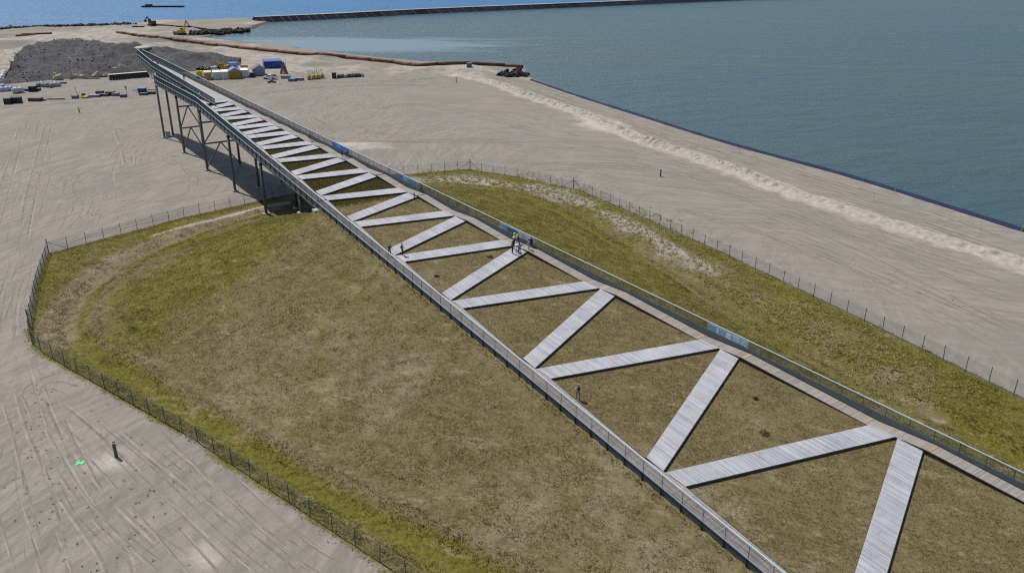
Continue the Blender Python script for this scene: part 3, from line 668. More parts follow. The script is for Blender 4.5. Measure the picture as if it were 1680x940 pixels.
nt.links.new(_g.outputs['Normal'], _m.inputs[4]); _m.inputs[5].default_value = (0, 0, 1); nt.links.new(_m.outputs[1], b.inputs['Normal'])
_t = nd(nt, 'ShaderNodeBsdfTranslucent'); nt.links.new(nt.nodes['Attribute'].outputs['Color'], _t.inputs[0]); _x = nd(nt, 'ShaderNodeMixShader'); _x.inputs[0].default_value = .42
nt.links.new(b.outputs[0], _x.inputs[1]); nt.links.new(_t.outputs[0], _x.inputs[2]); nt.links.new(_x.outputs[0], nt.nodes['Material Output'].inputs[0])
DRY = np.array([.188, .150, .074]); STRAW = np.array([.335, .28, .16]); OLIVE = np.array([.148, .130, .021]); GREEN = np.array([.105, .108, .014]); BROWN = np.array([.15, .115, .05]); GREY = np.array([.235, .20, .135])
X, Y = rng.uniform(-80, 64, 900000), rng.uniform(36, 186, 900000)
keep = rng.random(len(X)) < np.clip(1.35 - (Y - 45) / 150, .35, 1); X, Y = X[keep], Y[keep]
fdt = polydist(X, Y, GRASSPOLY, True); k = fdt > -1.4 + rng.random(len(X)) * 1.8; X, Y, fdt = X[k], Y[k], fdt[k]
_h, dtt, dct, st_, nt_ = mound(X, Y); gr_, lu_, gy_ = zones(X, Y, fdt, dtt, dct, st_, nt_)
onpath = (((nt_ > -.3) & (nt_ < 2.1)) | ((nt_ > 27.83 - .1247 * st_ - 1.7) & (nt_ < 27.83 - .1247 * st_ + .3))) & (st_ < S_AB) & (st_ > -25)
patch = fbm(X * .35, Y * .35, 61); p2 = fbm(X * 1.1, Y * 1.1, 71, 3); p3 = fbm((X * .6 + Y * .8) * 2.2, (X * .8 - Y * .6) * .5, 81, 3)
k = (rng.random(len(X)) < gr_ ** 1.3) & ~onpath & (rng.random(len(X)) < .3 + 1.2 * sstep(.3, .62, .5 * patch + .5 * p2))
for ia in range(1, len(APL)):                                            # keep clumps out from under the boards
    for (l0, l1, r0, r1) in ((APL[ia] - 2.35, APL[ia] - .12, APR[ia] + .12, APR[ia] + 2.6), (APL[ia] + .12, APL[ia] + 2.35, APR[ia + 1] - 2.6, APR[ia + 1] - .12)):
        t = np.clip((nt_ - 2) / (27.83 - .1247 * np.clip(st_, -40, 160) - PW - 2), 0, 1)
        k &= ~((st_ > l0 + (r0 - l0) * t - .12) & (st_ < l1 + (r1 - l1) * t + .12) & (nt_ > 0) & (nt_ < 27.83 - .1247 * st_))
X, Y, lu_, gy_, dct, patch, p2, p3 = [a[k] for a in (X, Y, lu_, gy_, dct, patch, p2, p3)]
Z = terrain(X, Y)
r1 = rng.random(len(X)); r2 = rng.random(len(X)); slope_ = (dct > .01)
mott = (2.0 * (p2 - .5) + 1.3 * (patch - .5) + 1.2 * (p3 - .5)) * np.where(slope_, 1, .5)
lf = np.clip(lu_ + mott + .3 * (r1 - .5), 0, 1)[:, None]
C = DRY * (1 - lf) + OLIVE * lf; C = np.where((r2 < .3)[:, None], STRAW * (1 - lf * .6) + OLIVE * 1.3 * lf * .6, C)
C = np.where(((r2 > .84) & (lu_ + mott > .3))[:, None], GREEN, C); C = np.where(((r2 > .70) & (r2 < .84) & (lf[:, 0] < .5))[:, None], BROWN, C)
C = C * (1 - gy_[:, None] * .7) + GREY * gy_[:, None] * .7
C = C * (1.02 - .55 * np.clip(mott, -.6, .95))[:, None]
tuft_mesh('grass', X, Y, Z, C, .075 + .07 * rng.random(len(X)) + .03 * (lu_ > .5), GM, 'short dry olive grass covering the embankment slopes')
# planted beds on the bridge
X = []; Y = []; Zb = []
S_ = rng.uniform(S_AB - 1, S_TOP - 1, 42000); T_ = rng.random(42000); n_ = 2.0 + T_ * (27.83 - .1247 * S_ - PW - 2.0)
k = np.ones(len(S_), bool)
for ia in range(1, len(APL)):
    for (l0, l1, r0, r1) in ((APL[ia] - 2.35, APL[ia] - .12, APR[ia] + .12, APR[ia] + 2.6), (APL[ia] + .12, APL[ia] + 2.35, APR[ia + 1] - 2.6, APR[ia + 1] - .12)):
        k &= ~((S_ > l0 + (r0 - l0) * T_ - .1) & (S_ < l1 + (r1 - l1) * T_ + .1))
S_, n_ = S_[k], n_[k]; q = A0[None] + S_[:, None] * D + n_[:, None] * NN
lf = rng.random(len(S_))[:, None] * .7 + .3 * (fbm(q[:, 0] * .5, q[:, 1] * .5, 5)[:, None])
tuft_mesh('planted_grass', q[:, 0], q[:, 1], deck(S_) - .26, np.array([.105, .088, .03]) * lf + np.array([.05, .052, .012]) * (1 - lf), .16 + .06 * rng.random(len(S_)), GM,
          'dark green grass planted between the boards on the bridge deck')
# weeds on open sand
wx, wy = [], []
for (cx, cy, sx, sy, n) in ((130, 800, 190, 170, 60), (230, 860, 110, 110, 30), (180, 340, 120, 40, 60), (60, 700, 40, 160, 40), (640, 135, 130, 14, 160), (480, 150, 60, 10, 40), (700, 125, 60, 8, 80), (1050, 270, 150, 60, 20), (1450, 430, 150, 50, 20), (430, 240, 20, 20, 0)):
    for _ in range(n):
        p = un(cx + random.gauss(0, sx * .5), cy + random.gauss(0, sy * .5)); wx.append(p[0]); wy.append(p[1])
wx = np.repeat(np.array(wx), 5) + rng.normal(0, .06, len(wx) * 5); wy = np.repeat(np.array(wy), 5) + rng.normal(0, .06, len(wy) * 5)
tuft_mesh('weeds', wx, wy, terrain(wx, wy), np.where(rng.random((len(wx), 1)) < .5, np.array([.07, .07, .035]), np.array([.12, .11, .06])), .08 + .06 * rng.random(len(wx)), GM, 'tiny scattered weeds growing out of the open sand')
# taller green clumps along the sandy strip by the right fence
tx, ty = [], []
for i in range(len(STRIP_R) - 1):
    a, b = np.array(STRIP_R[i]), np.array(STRIP_R[i + 1]); d = (b - a) / np.linalg.norm(b - a); pn = np.array([d[1], -d[0]])
    for _ in range(34):
        p = a + (b - a) * random.random() + pn * random.gauss(-.8, 3.2); tx += list(p[0] + rng.normal(0, .2, 4)); ty += list(p[1] + rng.normal(0, .2, 4))
tx, ty = np.array(tx), np.array(ty)
tuft_mesh('tall_grass', tx, ty, terrain(tx, ty), np.where(rng.random((len(tx), 1)) < .5, np.array([.19, .19, .04]), np.array([.33, .30, .14])), .18 + .16 * rng.random(len(tx)), GM, 'taller green grass clumps edging the sandy strip on the right')

# ------------------------------------------------------------------ wheel tracks pressed into the sand
LTR = [[(185, 330), (178, 280), (205, 235), (245, 215)], [(245, 335), (300, 325), (318, 300), (305, 275), (270, 262)], [(80, 412), (200, 372), (300, 345), (345, 332)],
       [(60, 420), (180, 380), (290, 352)], [(20, 400), (40, 300), (62, 230), (70, 190)], [(32, 405), (55, 300), (72, 235), (82, 190)], [(0, 330), (22, 260), (40, 200)],
       [(120, 330), (112, 310), (125, 290), (175, 283), (235, 282)], [(150, 375), (165, 330), (172, 308)], [(102, 380), (125, 350), (128, 330)], [(175, 205), (195, 250), (212, 280)], [(190, 205), (206, 245), (212, 275)],
       [(215, 275), (220, 245), (238, 228)], [(0, 560), (14, 470), (40, 400)], [(10, 560), (18, 490), (40, 430)], [(30, 600), (60, 700), (110, 800), (180, 900), (200, 950)], [(20, 640), (45, 740), (80, 860), (100, 950)],
       [(55, 650), (95, 740), (160, 830), (260, 930)], [(75, 655), (115, 745), (180, 835), (280, 930)], [(3, 720), (10, 800), (25, 950)], [(80, 660), (150, 720), (260, 830), (370, 940)], [(140, 680), (230, 760), (340, 850), (440, 930)], [(240, 700), (330, 790), (470, 900), (520, 945)],
       [(270, 690), (370, 790), (500, 900), (560, 945)], [(40, 655), (60, 640), (90, 632), (120, 640)],
       [(470, 170), (520, 200), (560, 225), (640, 232), (860, 228)], [(600, 240), (700, 236), (900, 238), (1050, 260)], [(560, 190), (600, 215), (660, 225)], [(500, 180), (520, 190), (540, 205)], [(760, 310), (900, 280), (1040, 275), (1200, 300)],
       [(870, 270), (960, 268), (1080, 272)], [(1080, 300), (1200, 320), (1400, 390), (1680, 500)], [(1100, 340), (1250, 380), (1450, 460), (1680, 560)], [(1000, 255), (1150, 300), (1350, 360), (1680, 470)], [(1200, 370), (1400, 445), (1680, 590)], [(1230, 360), (1420, 430), (1690, 545)],
       [(1060, 250), (1300, 330), (1500, 400), (1700, 455)], [(620, 180), (700, 170), (800, 190), (880, 215)], [(420, 155), (480, 148), (600, 140), (700, 140)], [(400, 135), (470, 140), (620, 135), (740, 128)], [(330, 80), (400, 92), (500, 108), (600, 112)], [(480, 118), (540, 112), (585, 100), (560, 95)],
       [(0, 172), (60, 168), (180, 158), (250, 155)], [(0, 178), (100, 170), (240, 160)], [(0, 95), (15, 80), (60, 62), (150, 58)], [(0, 68), (80, 60), (180, 50)],
       [(760, 112), (850, 135), (960, 175), (1100, 225), (1300, 290), (1500, 352), (1680, 412)], [(760, 116), (850, 140), (960, 182), (1100, 232), (1300, 299), (1500, 362), (1680, 424)], [(800, 115), (870, 138), (960, 168), (1100, 215), (1300, 280), (1500, 338), (1680, 398)]]
TR = [simple('track_dark_sand', (.19, .172, .152), .95, 0, .25, .4, .1), simple('track_pale_sand', (.262, .236, .206), .95, 0, .2, .4, .1)]
LTR0 = len(LTR)
for t in LTR[:LTR0 - 3]:                                            # fainter passes beside the main ones
    for _ in range(1):
        sy_ = 1 if t[0][1] > 350 else .35; dx_, dy_ = random.gauss(0, 22), random.gauss(0, 9) * sy_; LTR.append([(x + dx_ + random.gauss(0, 7), y + dy_ + random.gauss(0, 3) * sy_) for x, y in t])
tr = MB(); fdm = lambda P: polydist(np.array([p[0] for p in P]), np.array([p[1] for p in P]), GRASSPOLY, True)
for ti, t in enumerate(LTR):
    P = smooth([un(x, y)[:2] for x, y in t], 14)
    flat_ = np.abs(terrain(np.array([p[0] for p in P]), np.array([p[1] for p in P]))) < .03
    flat_ &= (fdm(P) < -.8) & (polydist(np.array([p[0] for p in P]), np.array([p[1] for p in P]), LAND, True) > 3.2) & (polydist(np.array([p[0] for p in P]), np.array([p[1] for p in P]), BERM) > 3.2)
    far = np.linalg.norm(P[0]); wide = (.16 + .0007 * far) * (1.7 if LTR0 - 3 <= ti < LTR0 else 1 if ti < LTR0 else .55)
    for off, mm in ((-.85, 0), (.85, 0), (-.85 - wide * 1.1, 1), (.85 + wide * 1.1, 1)):
        if ti % 3 == 1 and mm: continue
        row = None
        for i, p in enumerate(P):
            d = np.array(P[min(i + 1, len(P) - 1)]) - np.array(P[max(i - 1, 0)]); d /= np.linalg.norm(d) + 1e-9; nn = np.array([d[1], -d[0]])
            ww = wide * max(0.0, min(1., 3.2 * (vnoise(np.array([i * .22 + ti * 5]), np.array([off]), 9)[0] - .3))) * min(1, i / 4, (len(P) - 1 - i) / 4)
            a = p + nn * (off - ww / 2); b = p + nn * (off + ww / 2); ok = flat_[i]
            zt_ = .006 + .00008 * (ti * 2 + (off > 0)) + .00004 * mm; cur = [(a[0], a[1], zt_), (b[0], b[1], zt_)]
            if row is not None and ok: tr.add([*row, *cur], [(0, 1, 3, 2)], mm)
            row = cur if ok else None
tag(tr.build('tyre_tracks', TR), 'faint curved wheel tracks criss-crossing the bare sand', 'tracks', None, 'stuff')

# ------------------------------------------------------------------ people
SKIN = cmat((.42, .26, .19), .6, 0, .05); 
def person(label, loc, face, top, legs, hair=(.04, .03, .02), sleeves=True, shorts=False, shoes=(.03, .03, .03), height=1.75, walk=.1, hat=None, vest=None, pack=None, arms=(.12, .12), lean=0., group=None):
    k = height / 1.75; root = thing('person', label, 'person', loc, face, group)
    # skeleton: joints (x right, y forward, z up) with radii
    J = {}; E_ = []
    def j(n, p, r, mm): J[n] = (Vector(p) * k, r * k, mm)
    j('pel', (0, 0, .95), (.150), 'l'); j('wst', (0, .02 * lean, 1.08), .135, 't'); j('chs', (0, .12 * lean, 1.30), .155, 't'); j('nck', (0, .2 * lean, 1.47), .06, 's'); j('hd0', (0, .22 * lean + .015, 1.58), .082, 's'); j('hd1', (0, .22 * lean + .01, 1.68), .085, 'h')
    E_ += [('pel', 'wst'), ('wst', 'chs'), ('chs', 'nck'), ('nck', 'hd0'), ('hd0', 'hd1')]
    for sx, n, wk, ar in ((-1, 'L', walk, arms[0]), (1, 'R', -walk, arms[1])):
        j(n + 'hip', (sx * .10, 0, .90), .105, 'l'); j(n + 'kne', (sx * .105, wk * 1.1 + .03, .50), .068 if not shorts else .062, 'l'); j(n + 'shi', (sx * .105, wk * 1.0, .36), .06, 's' if shorts else 'l'); j(n + 'ank', (sx * .11, wk * 1.2 - .02, .09), .045, 's' if shorts else 'l'); j(n + 'toe', (sx * .125, wk * 1.2 + .15, .04), .04, 'o')
        j(n + 'sho', (sx * .185, .1 * lean, 1.39), .07, 't'); j(n + 'elb', (sx * .245, ar * .5 - .02 + .08 * lean, 1.12), .048, 't' if sleeves else 's'); j(n + 'wri', (sx * .235, ar * 1.6 + .06 + .05 * lean, .90 + ar * .9), .034, 't' if sleeves else 's'); j(n + 'hnd', (sx * .23, ar * 1.9 + .09 + .05 * lean, .815 + ar * 1.0), .036, 's')
        E_ += [('pel', n + 'hip'), (n + 'hip', n + 'kne'), (n + 'kne', n + 'shi'), (n + 'shi', n + 'ank'), (n + 'ank', n + 'toe'), ('chs', n + 'sho'), (n + 'sho', n + 'elb'), (n + 'elb', n + 'wri'), (n + 'wri', n + 'hnd')]
    names = list(J); me = bpy.data.meshes.new('skeleton'); me.from_pydata([J[n][0] for n in names], [(names.index(a), names.index(b)) for a, b in E_], [])
    ob = bpy.data.objects.new('skeleton', me); col.objects.link(ob); md = ob.modifiers.new('skin', 'SKIN'); md.branch_smoothing = .3
    for i, n in enumerate(names):
        r = J[n][1]; fl = {'pel': 1.12, 'wst': 1.1, 'chs': 1.12}.get(n, 1)
        me.skin_vertices[0].data[i].radius = (r * fl, r * (.8 if n in ('pel', 'wst', 'chs') else 1)); me.skin_vertices[0].data[i].use_root = n == 'pel'
    ob.modifiers.new('sub', 'SUBSURF').levels = 1
    dg = bpy.context.evaluated_depsgraph_get(); bm_ = bpy.data.meshes.new_from_object(ob.evaluated_get(dg)); bpy.data.objects.remove(ob)
    bright = lambda c: tuple(min(.85, q * 1.35) for q in c)
    mats = {'l': cmat(legs, .8), 't': cmat(bright(top), .8), 's': SKIN, 'h': SKIN, 'o': cmat(shoes, .6)}; keys = list(mats)
    bm_.materials.clear(); [bm_.materials.append(mats[q]) for q in keys]
    seg = [(J[a][0], J[b][0], J[b][2], J[a][2]) for a, b in E_]
    for p in bm_.polygons:
        c = p.center; best = (9, 's')
        for a, b, mb, ma in seg:
            d = b - a; t = max(0, min(1, (c - a).dot(d) / d.length_squared)); q = (c - a - d * t).length
            if q < best[0]: best = (q, mb if t > .45 else ma)
        p.material_index = keys.index(best[1]); p.use_smooth = True
    # fingers rooted in the palms, merged into the same body mesh
    fm = MB(); 
    for n, sx in (('L', -1), ('R', 1)):
        h = J[n + 'hnd'][0]; dn = (h - J[n + 'wri'][0]).normalized(); fw = Vector((0, 1, 0)); fw = (fw - dn * fw.dot(dn)).normalized()
        for i, L in enumerate((.07, .08, .075, .06)):
            b0 = h + fw * (.027 - .018 * i) * k + dn * .02; b1 = b0 + dn * L * .55 * k; b2 = b1 + (dn * .8 + Vector((-sx * .5, 0, 0))) * L * .5 * k
            fm.tube([b0, b1, b2], [.010 * k, .009 * k, .007 * k], 5)
        b0 = h + fw * .03 * k - dn * .01; fm.tube([b0, b0 + (fw * .8 + dn * .5) * .035 * k, b0 + (fw * .6 + dn) * .055 * k], [.011 * k, .010 * k, .008 * k], 5)
    v0 = len(bm_.vertices); vs = [v.co[:] for v in bm_.vertices] + fm.v; fs = [tuple(p.vertices) for p in bm_.polygons] + [tuple(i + v0 for i in f) for f in fm.f]
    mi = [p.material_index for p in bm_.polygons] + [keys.index('s')] * len(fm.f)
    body = bpy.data.meshes.new('body'); body.from_pydata(vs, [], fs); [body.materials.append(mats[q]) for q in keys]
    body.polygons.foreach_set('material_index', mi); body.polygons.foreach_set('use_smooth', [True] * len(fs))
    o = bpy.data.objects.new('body', body); col.objects.link(o); o.parent = root
    hd = J['hd1'][0] + Vector((0, 0, -.02 * k))
    if hat: MB().blob(hd + Vector((0, -.005, .045)) * k, (.25 * k, .28 * k, .22 * k), 0, .02, 12, 6).cyl(hd + Vector((0, .05, .02)) * k, .14 * k, .015, 12).build('helmet' if hat[0] > .5 else 'hat', cmat(hat, .4), root, True)
    else: MB().blob(hd + Vector((0, -.025, .035)) * k, (.195 * k, .215 * k, .19 * k), 0, .05, 10, 6).build('hair', cmat(hair, .7), root, True)
    f = MB(); hc = J['hd0'][0]
    f.blob(hc + Vector((0, .10, .005)) * k, (.03 * k, .045 * k, .045 * k), 0, .05, 6, 4)
    for sx in (-1, 1): f.blob(hc + Vector((sx * .09, 0, .01)) * k, (.03 * k, .05 * k, .07 * k), 0, .05, 6, 4)
    f.build('nose_and_ears', SKIN, root, True)
    ey = MB()
    for sx in (-1, 1): ey.blob(hc + Vector((sx * .033, .082, .035)) * k, (.022 * k, .018 * k, .014 * k), 0, 0, 6, 4)
    ey.blob(hc + Vector((0, .086, -.04)) * k, (.05 * k, .016 * k, .012 * k), 0, 0, 6, 4); ey.build('eyes_and_mouth', cmat((.1, .04, .035), .5), root, True)
    if vest:
        P = []; c0, c1 = J['wst'][0], J['chs'][0]
        m = MB(); m.tube([c0 - Vector((0, 0, .08)) * k, c0, c1, c1 + Vector((0, 0, .09)) * k], [.17 * k, .165 * k, .185 * k, .14 * k], 12); m.build('safety_vest', cmat(vest, .7), root, True)
    if pack:
        c1 = J['chs'][0]; m = MB(); m.blob(c1 + Vector((0, -.2, -.06)) * k, (.30 * k, .2 * k, .46 * k), 0, .05, 8, 6)
        for sx in (-1, 1): m.tube([c1 + Vector((sx * .1, -.16, .12)) * k, c1 + Vector((sx * .1, .02, .17)) * k, c1 + Vector((sx * .11, .14, .0)) * k, c1 + Vector((sx * .12, -.1, -.2)) * k], .018 * k, 5)
        m.build('backpack', cmat(pack, .8), root, True)
    return root
def onramp(x, y):
    p = un(x, y, 6.)
    for _ in range(30):
        s = float((p[:2] - A0) @ D); p = un(x, y, 1.4 + s / 12.0)
    return Vector(p)
def facing(dx, dy): return math.atan2(dy, dx) - math.pi / 2
BLU = (.10, .25, .62); BK = (.02, .02, .025); NAVY = (.03, .04, .08)
person('person in dark grey jacket and black trousers left of the white table', onramp(840.5, 416), facing(.6, .6), (.07, .07, .08), BK, arms=(.2, .2), walk=.05, height=1.82)
person('person in bright blue shirt and black trousers facing away beside the small white table', onramp(852, 417), facing(.1, 1), (.16, .33, .72), BK, sleeves=False, arms=(.15, .15), walk=.03)
person('person with white helmet standing just behind the dark grey jacket', onramp(842.5, 408.5), facing(.7, -.3), (.10, .07, .07), BK, hat=(.8, .8, .8), walk=.05)
person('person in pale blue shirt with white helmet behind the group', onramp(844, 401.5), facing(.9, .2), (.42, .52, .66), NAVY, hat=(.8, .8, .8), walk=.04)
person('person in yellow safety vest before the info board on the right railing', onramp(849.5, 399.5), facing(.2, -1), (.5, .62, .06), BK, vest=(.5, .75, .05), arms=(.25, .2), walk=.06)
person('person in cyan T-shirt and pale trousers at the end of the cross walk', onramp(867.5, 411.5), facing(-1, .3), (.07, .34, .66), (.5, .48, .48), sleeves=False, walk=.05, height=1.7)
person('person dressed in black leaning by the railing right of the info board', onramp(871.5, 407.5), facing(-.4, 1), BK, BK, arms=(.25, .05), walk=.04)
person('person in beige jacket with dark backpack walking alone beside the near left railing', Vector((*W(27.6, 2.6), float(deck(27.6)) - .2)), facing(-.3, 1), (.42, .37, .30), (.32, .31, .3), hair=(.5, .35, .25), pack=(.04, .045, .07), walk=.16)
person('person in black bending beside the left railing near a yellow vest', Vector((*W(67.6, 1.3), float(deck(67.6)) + .05)), facing(.6, -.8), BK, BK, arms=(.2, .2), walk=.06, lean=1.3)
person('person in yellow safety vest with dark backpack by the left railing', Vector((*W(66.9, 2.9), float(deck(66.9)) + .05)), facing(.5, .8), (.45, .68, .05), BK, vest=(.5, .75, .05), pack=(.03, .05, .05), walk=.12)
person('person in magenta top and dark shorts on the right side path', onramp(690.5, 317), facing(.6, -.8), (.62, .1, .32), (.03, .03, .04), shorts=True, pack=(.07, .06, .1), walk=.18, height=1.7)
person('person in blue top and dark trousers in front of the blue banner', onramp(561.5, 257), facing(.5, .8), (.08, .16, .55), BK, walk=.04)
person('person in coral top and dark trousers beside the blue banner', onramp(569, 258.5), facing(-.4, .8), (.62, .22, .17), NAVY, walk=.05, height=1.68)
person('person in lime green shirt and dark shorts on the far right side path', onramp(508.5, 230), facing(.6, -.8), (.36, .62, .05), BK, shorts=True, sleeves=False, walk=.15)
def top(s, n): return Vector((*W(s, n), LEV + .03))
def topx(x, y): return Vector(un(x, y, LEV + .03))
person('person in dark clothes walking along the level top deck', onramp(302.7, 132.5), facing(.6, -.8), (.04, .045, .06), BK, walk=.16)
person('person in white shirt half hidden behind the far left railing', topx(287, 146.5), facing(.6, -.6), (.75, .75, .76), NAVY)
person('person in dark jacket half hidden behind the far left railing', topx(300, 153), facing(.6, -.6), (.04, .04, .05), BK)
person('person in white shirt crouched low beside the inner parapet', topx(328, 163), facing(.6, .6), (.78, .76, .74), (.4, .38, .36), lean=1.5, arms=(.3, .3))
person('person in dark red top near the narrow tip of the bridge', onramp(251, 108.5), facing(.6, -.8), (.22, .05, .06), BK)
person('person in black jacket near the narrow tip of the bridge', onramp(259.5, 113), facing(.6, -.8), (.02, .02, .03), BK, pack=(.05, .05, .05))
# high table of the group
t = thing('table', 'small white standing table inside the group of people', 'table', onramp(847.5, 413)); MB().cyl((0, 0, 1.02), .3, .04, 14).build('top', cmat((.6, .6, .6)), t); MB().cyl((0, 0, .03), .035, 1.0, 8).build('pole', STEEL, t); MB().cyl((0, 0, 0), .28, .03, 14).build('foot', STEEL, t)

# ------------------------------------------------------------------ boards hung on the right railing
def board(name, label, sa, sb, z0, z1, c, marks):
    def Q(s, z, d): return V3(s, float(nr(s)) - .06 - d, float(deck(s)) + z)
    o0 = Q(sa, z0, 0); r = thing(name, label, 'info board' if name == 'info_board' else 'banner', o0)
    def panel(nm, a, b, u, v, d, mat, par):
        P = [Q(sa + (sb - sa) * x, z0 + (z1 - z0) * y, dd) - o0 for dd in (d, d + .025) for x, y in ((a, u), (b, u), (b, v), (a, v))]
        return MB().hexa(P[:4], P[4:]).build(nm, mat, par)
    pnl = panel('panel', 0, 1, 0, 1, 0, cmat(c, .5, 0, .05), r)
    for a, b, u, v, cc in marks: panel('print', a, b, u, v, .03, cmat(cc, .5, 0, .25), pnl)
G1 = (.40, .50, .56); G2 = (.22, .36, .46); G3 = (.55, .6, .64)
board('info_board', 'long pale blue info board on the right railing beside a near landing', 30.2, 24.6, .75, 1.62, (.36, .45, .52), [(.03, .2, .1, .9, G2), (.22, .28, .15, .85, G1), (.3, .42, .1, .9, (.28, .4, .48)), (.46, .58, .05, .8, G3), (.62, .8, .2, .85, G1), (.83, .97, .15, .9, (.42, .49, .55))])
board('info_board', 'pale info board with dark picture behind the group of people', 67.5, 60.0, .75, 1.62, (.42, .48, .55), [(.22, .5, .1, .85, (.03, .10, .13)), (.05, .2, .2, .9, (.2, .33, .42)), (.55, .7, .15, .8, (.38, .42, .47)), (.72, .95, .1, .9, (.48, .53, .58))])
board('info_board', 'weathered blue info board beside the person in magenta', 94.5, 88.5, .75, 1.62, (.20, .33, .42), [(.05, .3, .1, .9, (.08, .2, .3)), (.35, .55, .1, .9, (.2, .36, .45)), (.6, .95, .2, .8, (.10, .24, .32))])
board('banner', 'bright blue banner on the right railing behind two people', 115.5, 109.5, .7, 1.65, (.06, .22, .66), [(.0, .12, .1, .9, (.12, .13, .55)), (.3, .5, .3, .7, (.2, .42, .75)), (.8, .96, .1, .8, (.15, .3, .5))])
bp_ = thing('bollard', 'thin black post at the right end of a cross walk', 'bollard', onramp(680, 326)); MB().cyl((0, 0, 0), .07, .95, 10).build('shaft', BLACK, bp_); MB().cyl((0, 0, .95), .085, .05, 10).build('cap', BLACK, bp_)

# ------------------------------------------------------------------ small markers on the sand
def marker_post(label, p, h, redtop):
    r = thing('marker_post', label, 'post', p); MB().cyl((0, 0, 0), .17, h, 14, 0, .16).build('shaft', cmat((.10, .10, .11), .5), r)
    MB().cyl((0, 0, h), .17, .12, 14).build('band', cmat((.75, .73, .7)) if redtop else BLACK, r); MB().cyl((0, 0, h + .12), .16, .09, 14, 0, .1).build('cap', cmat((.35, .04, .05)) if redtop else STEEL, r)
marker_post('dark standpipe with white band and red cap on the left foreground sand', gp(191, 749), 1.55, True)
marker_post('dark standpipe on the open sand right of the embankment', gp(1083.5, 290), 1.5, False)
marker_post('short dark post on the sand near the start of the lagoon bank', gp(748.5, 136), 1.7, False)
g = gp(131, 760); r = thing('survey_marker', 'bright green crossed survey marker lying on the sand', 'marker', g, .3)
for a in (.5, -.6): MB().box((0, 0, .03 if a > 0 else .055), (.85, .28, .02), a).build('strip', cmat((.05, .55, .2), .5, 0, .05), r)
for i, (x, y, tl) in enumerate(((1015, 199, 0), (1212, 253, .1), (1175, 258, 0), (1433, 332, -.1), (1466, 322, .1), (1606, 388, 0), (1672, 383, .35))):
    p = gp(x, y); r = thing('survey_stake', 'yellow survey stake on the lagoon bank, ' + ['farthest of all seven', 'at the water edge beyond the middle', 'inland of the middle of the bank', 'inland, before the long right stretch', 'at the water edge left of the last two', 'inland, second nearest the right edge', 'leaning at the right picture edge'][i], 'stake', p, 0, 'yellow stakes along the lagoon bank'); r.rotation_euler = (0, tl, 0)
    MB().tube([(0, 0, -.2), (0, 0, 1.5)], .035, 6).build('stick', cmat((.55, .42, .06)), r); MB().box((.1, 0, 1.35), (.16, .015, .2)).build('flag', cmat((.6, .45, .05)), r)
def shrub(label, p, w_, h_, cA, cB):
    r = thing('shrub', label, 'shrub', p); m = MB()
    for _ in range(150):
        a = random.uniform(0, 6.28); q = random.random() ** .5 * w_ / 2; z = random.random() * h_ * (1 - (q / w_ * 1.6) ** 2); c = Vector((math.cos(a) * q, math.sin(a) * q, max(.02, z)))
        d = Vector((random.uniform(-1, 1), random.uniform(-1, 1), random.uniform(.1, 1))).normalized() * .16; e_ = d.cross(Vector((0, 0, 1))).normalized() * .05
        m.add([c - e_, c + e_, c + d], [(0, 1, 2)], random.choice((0, 1)))
    m.build('foliage', [cmat(cA, .8), cmat(cB, .8)], r); MB().tube([(0, 0, -.05), (.02, .02, h_ * .6)], [.03, .012], 5).build('stem', cmat((.1, .08, .05)), r)
dg_ = ((.03, .05, .012), (.06, .085, .02))
for x, y, ww, hh, lb in ((1254, 707, 1.0, .5, 'dark green plant in the grass between two near cross walks'), (803, 419, .9, .35, 'dark green clump in the grass near the group of people'), (801, 395, .7, .3, 'small dark green clump above the group end of a cross walk'),
                         (1240, 650, .5, .3, 'small green tuft below the long info board'), (716, 450, .7, .25, 'low dark clump left of the middle cross walk'), (217, 543, 1.6, .5, 'spiky green clump on the left embankment slope')):
    p = onramp(x, y) - Vector((0, 0, .35)) if x > 400 else gp(x, y)
    shrub(lb, p, ww, hh, *dg_)
# blue liner edge at the lagoon shore
lm = MB(); prev = None; SR = smooth(SHORE_R, 40); LIN = cmat((.008, .018, .06), .9, 0, .3)
for i, p in enumerate(SR):
    d = np.array(SR[min(i + 1, len(SR) - 1)]) - np.array(SR[max(i - 1, 0)]); d /= np.linalg.norm(d); nn = np.array([d[1], -d[0]]) * -1
    wd = .7 + .6 * vnoise(np.array([i * .3]), np.array([0.]), 8)[0]
    row = [(p[0] + nn[0] * t, p[1] + nn[1] * t, z) for t, z in ((-wd * .6, .02), (0, .3 + .2 * wd), (wd, -.1), (wd + .4, -1.2))]
    if prev: lm.add(prev + row, [(0, 1, 5, 4), (1, 2, 6, 5), (2, 3, 7, 6)])
    prev = row
tag(lm.build('shore_liner', LIN), 'dark blue plastic liner edging the sand along the lagoon', 'liner')

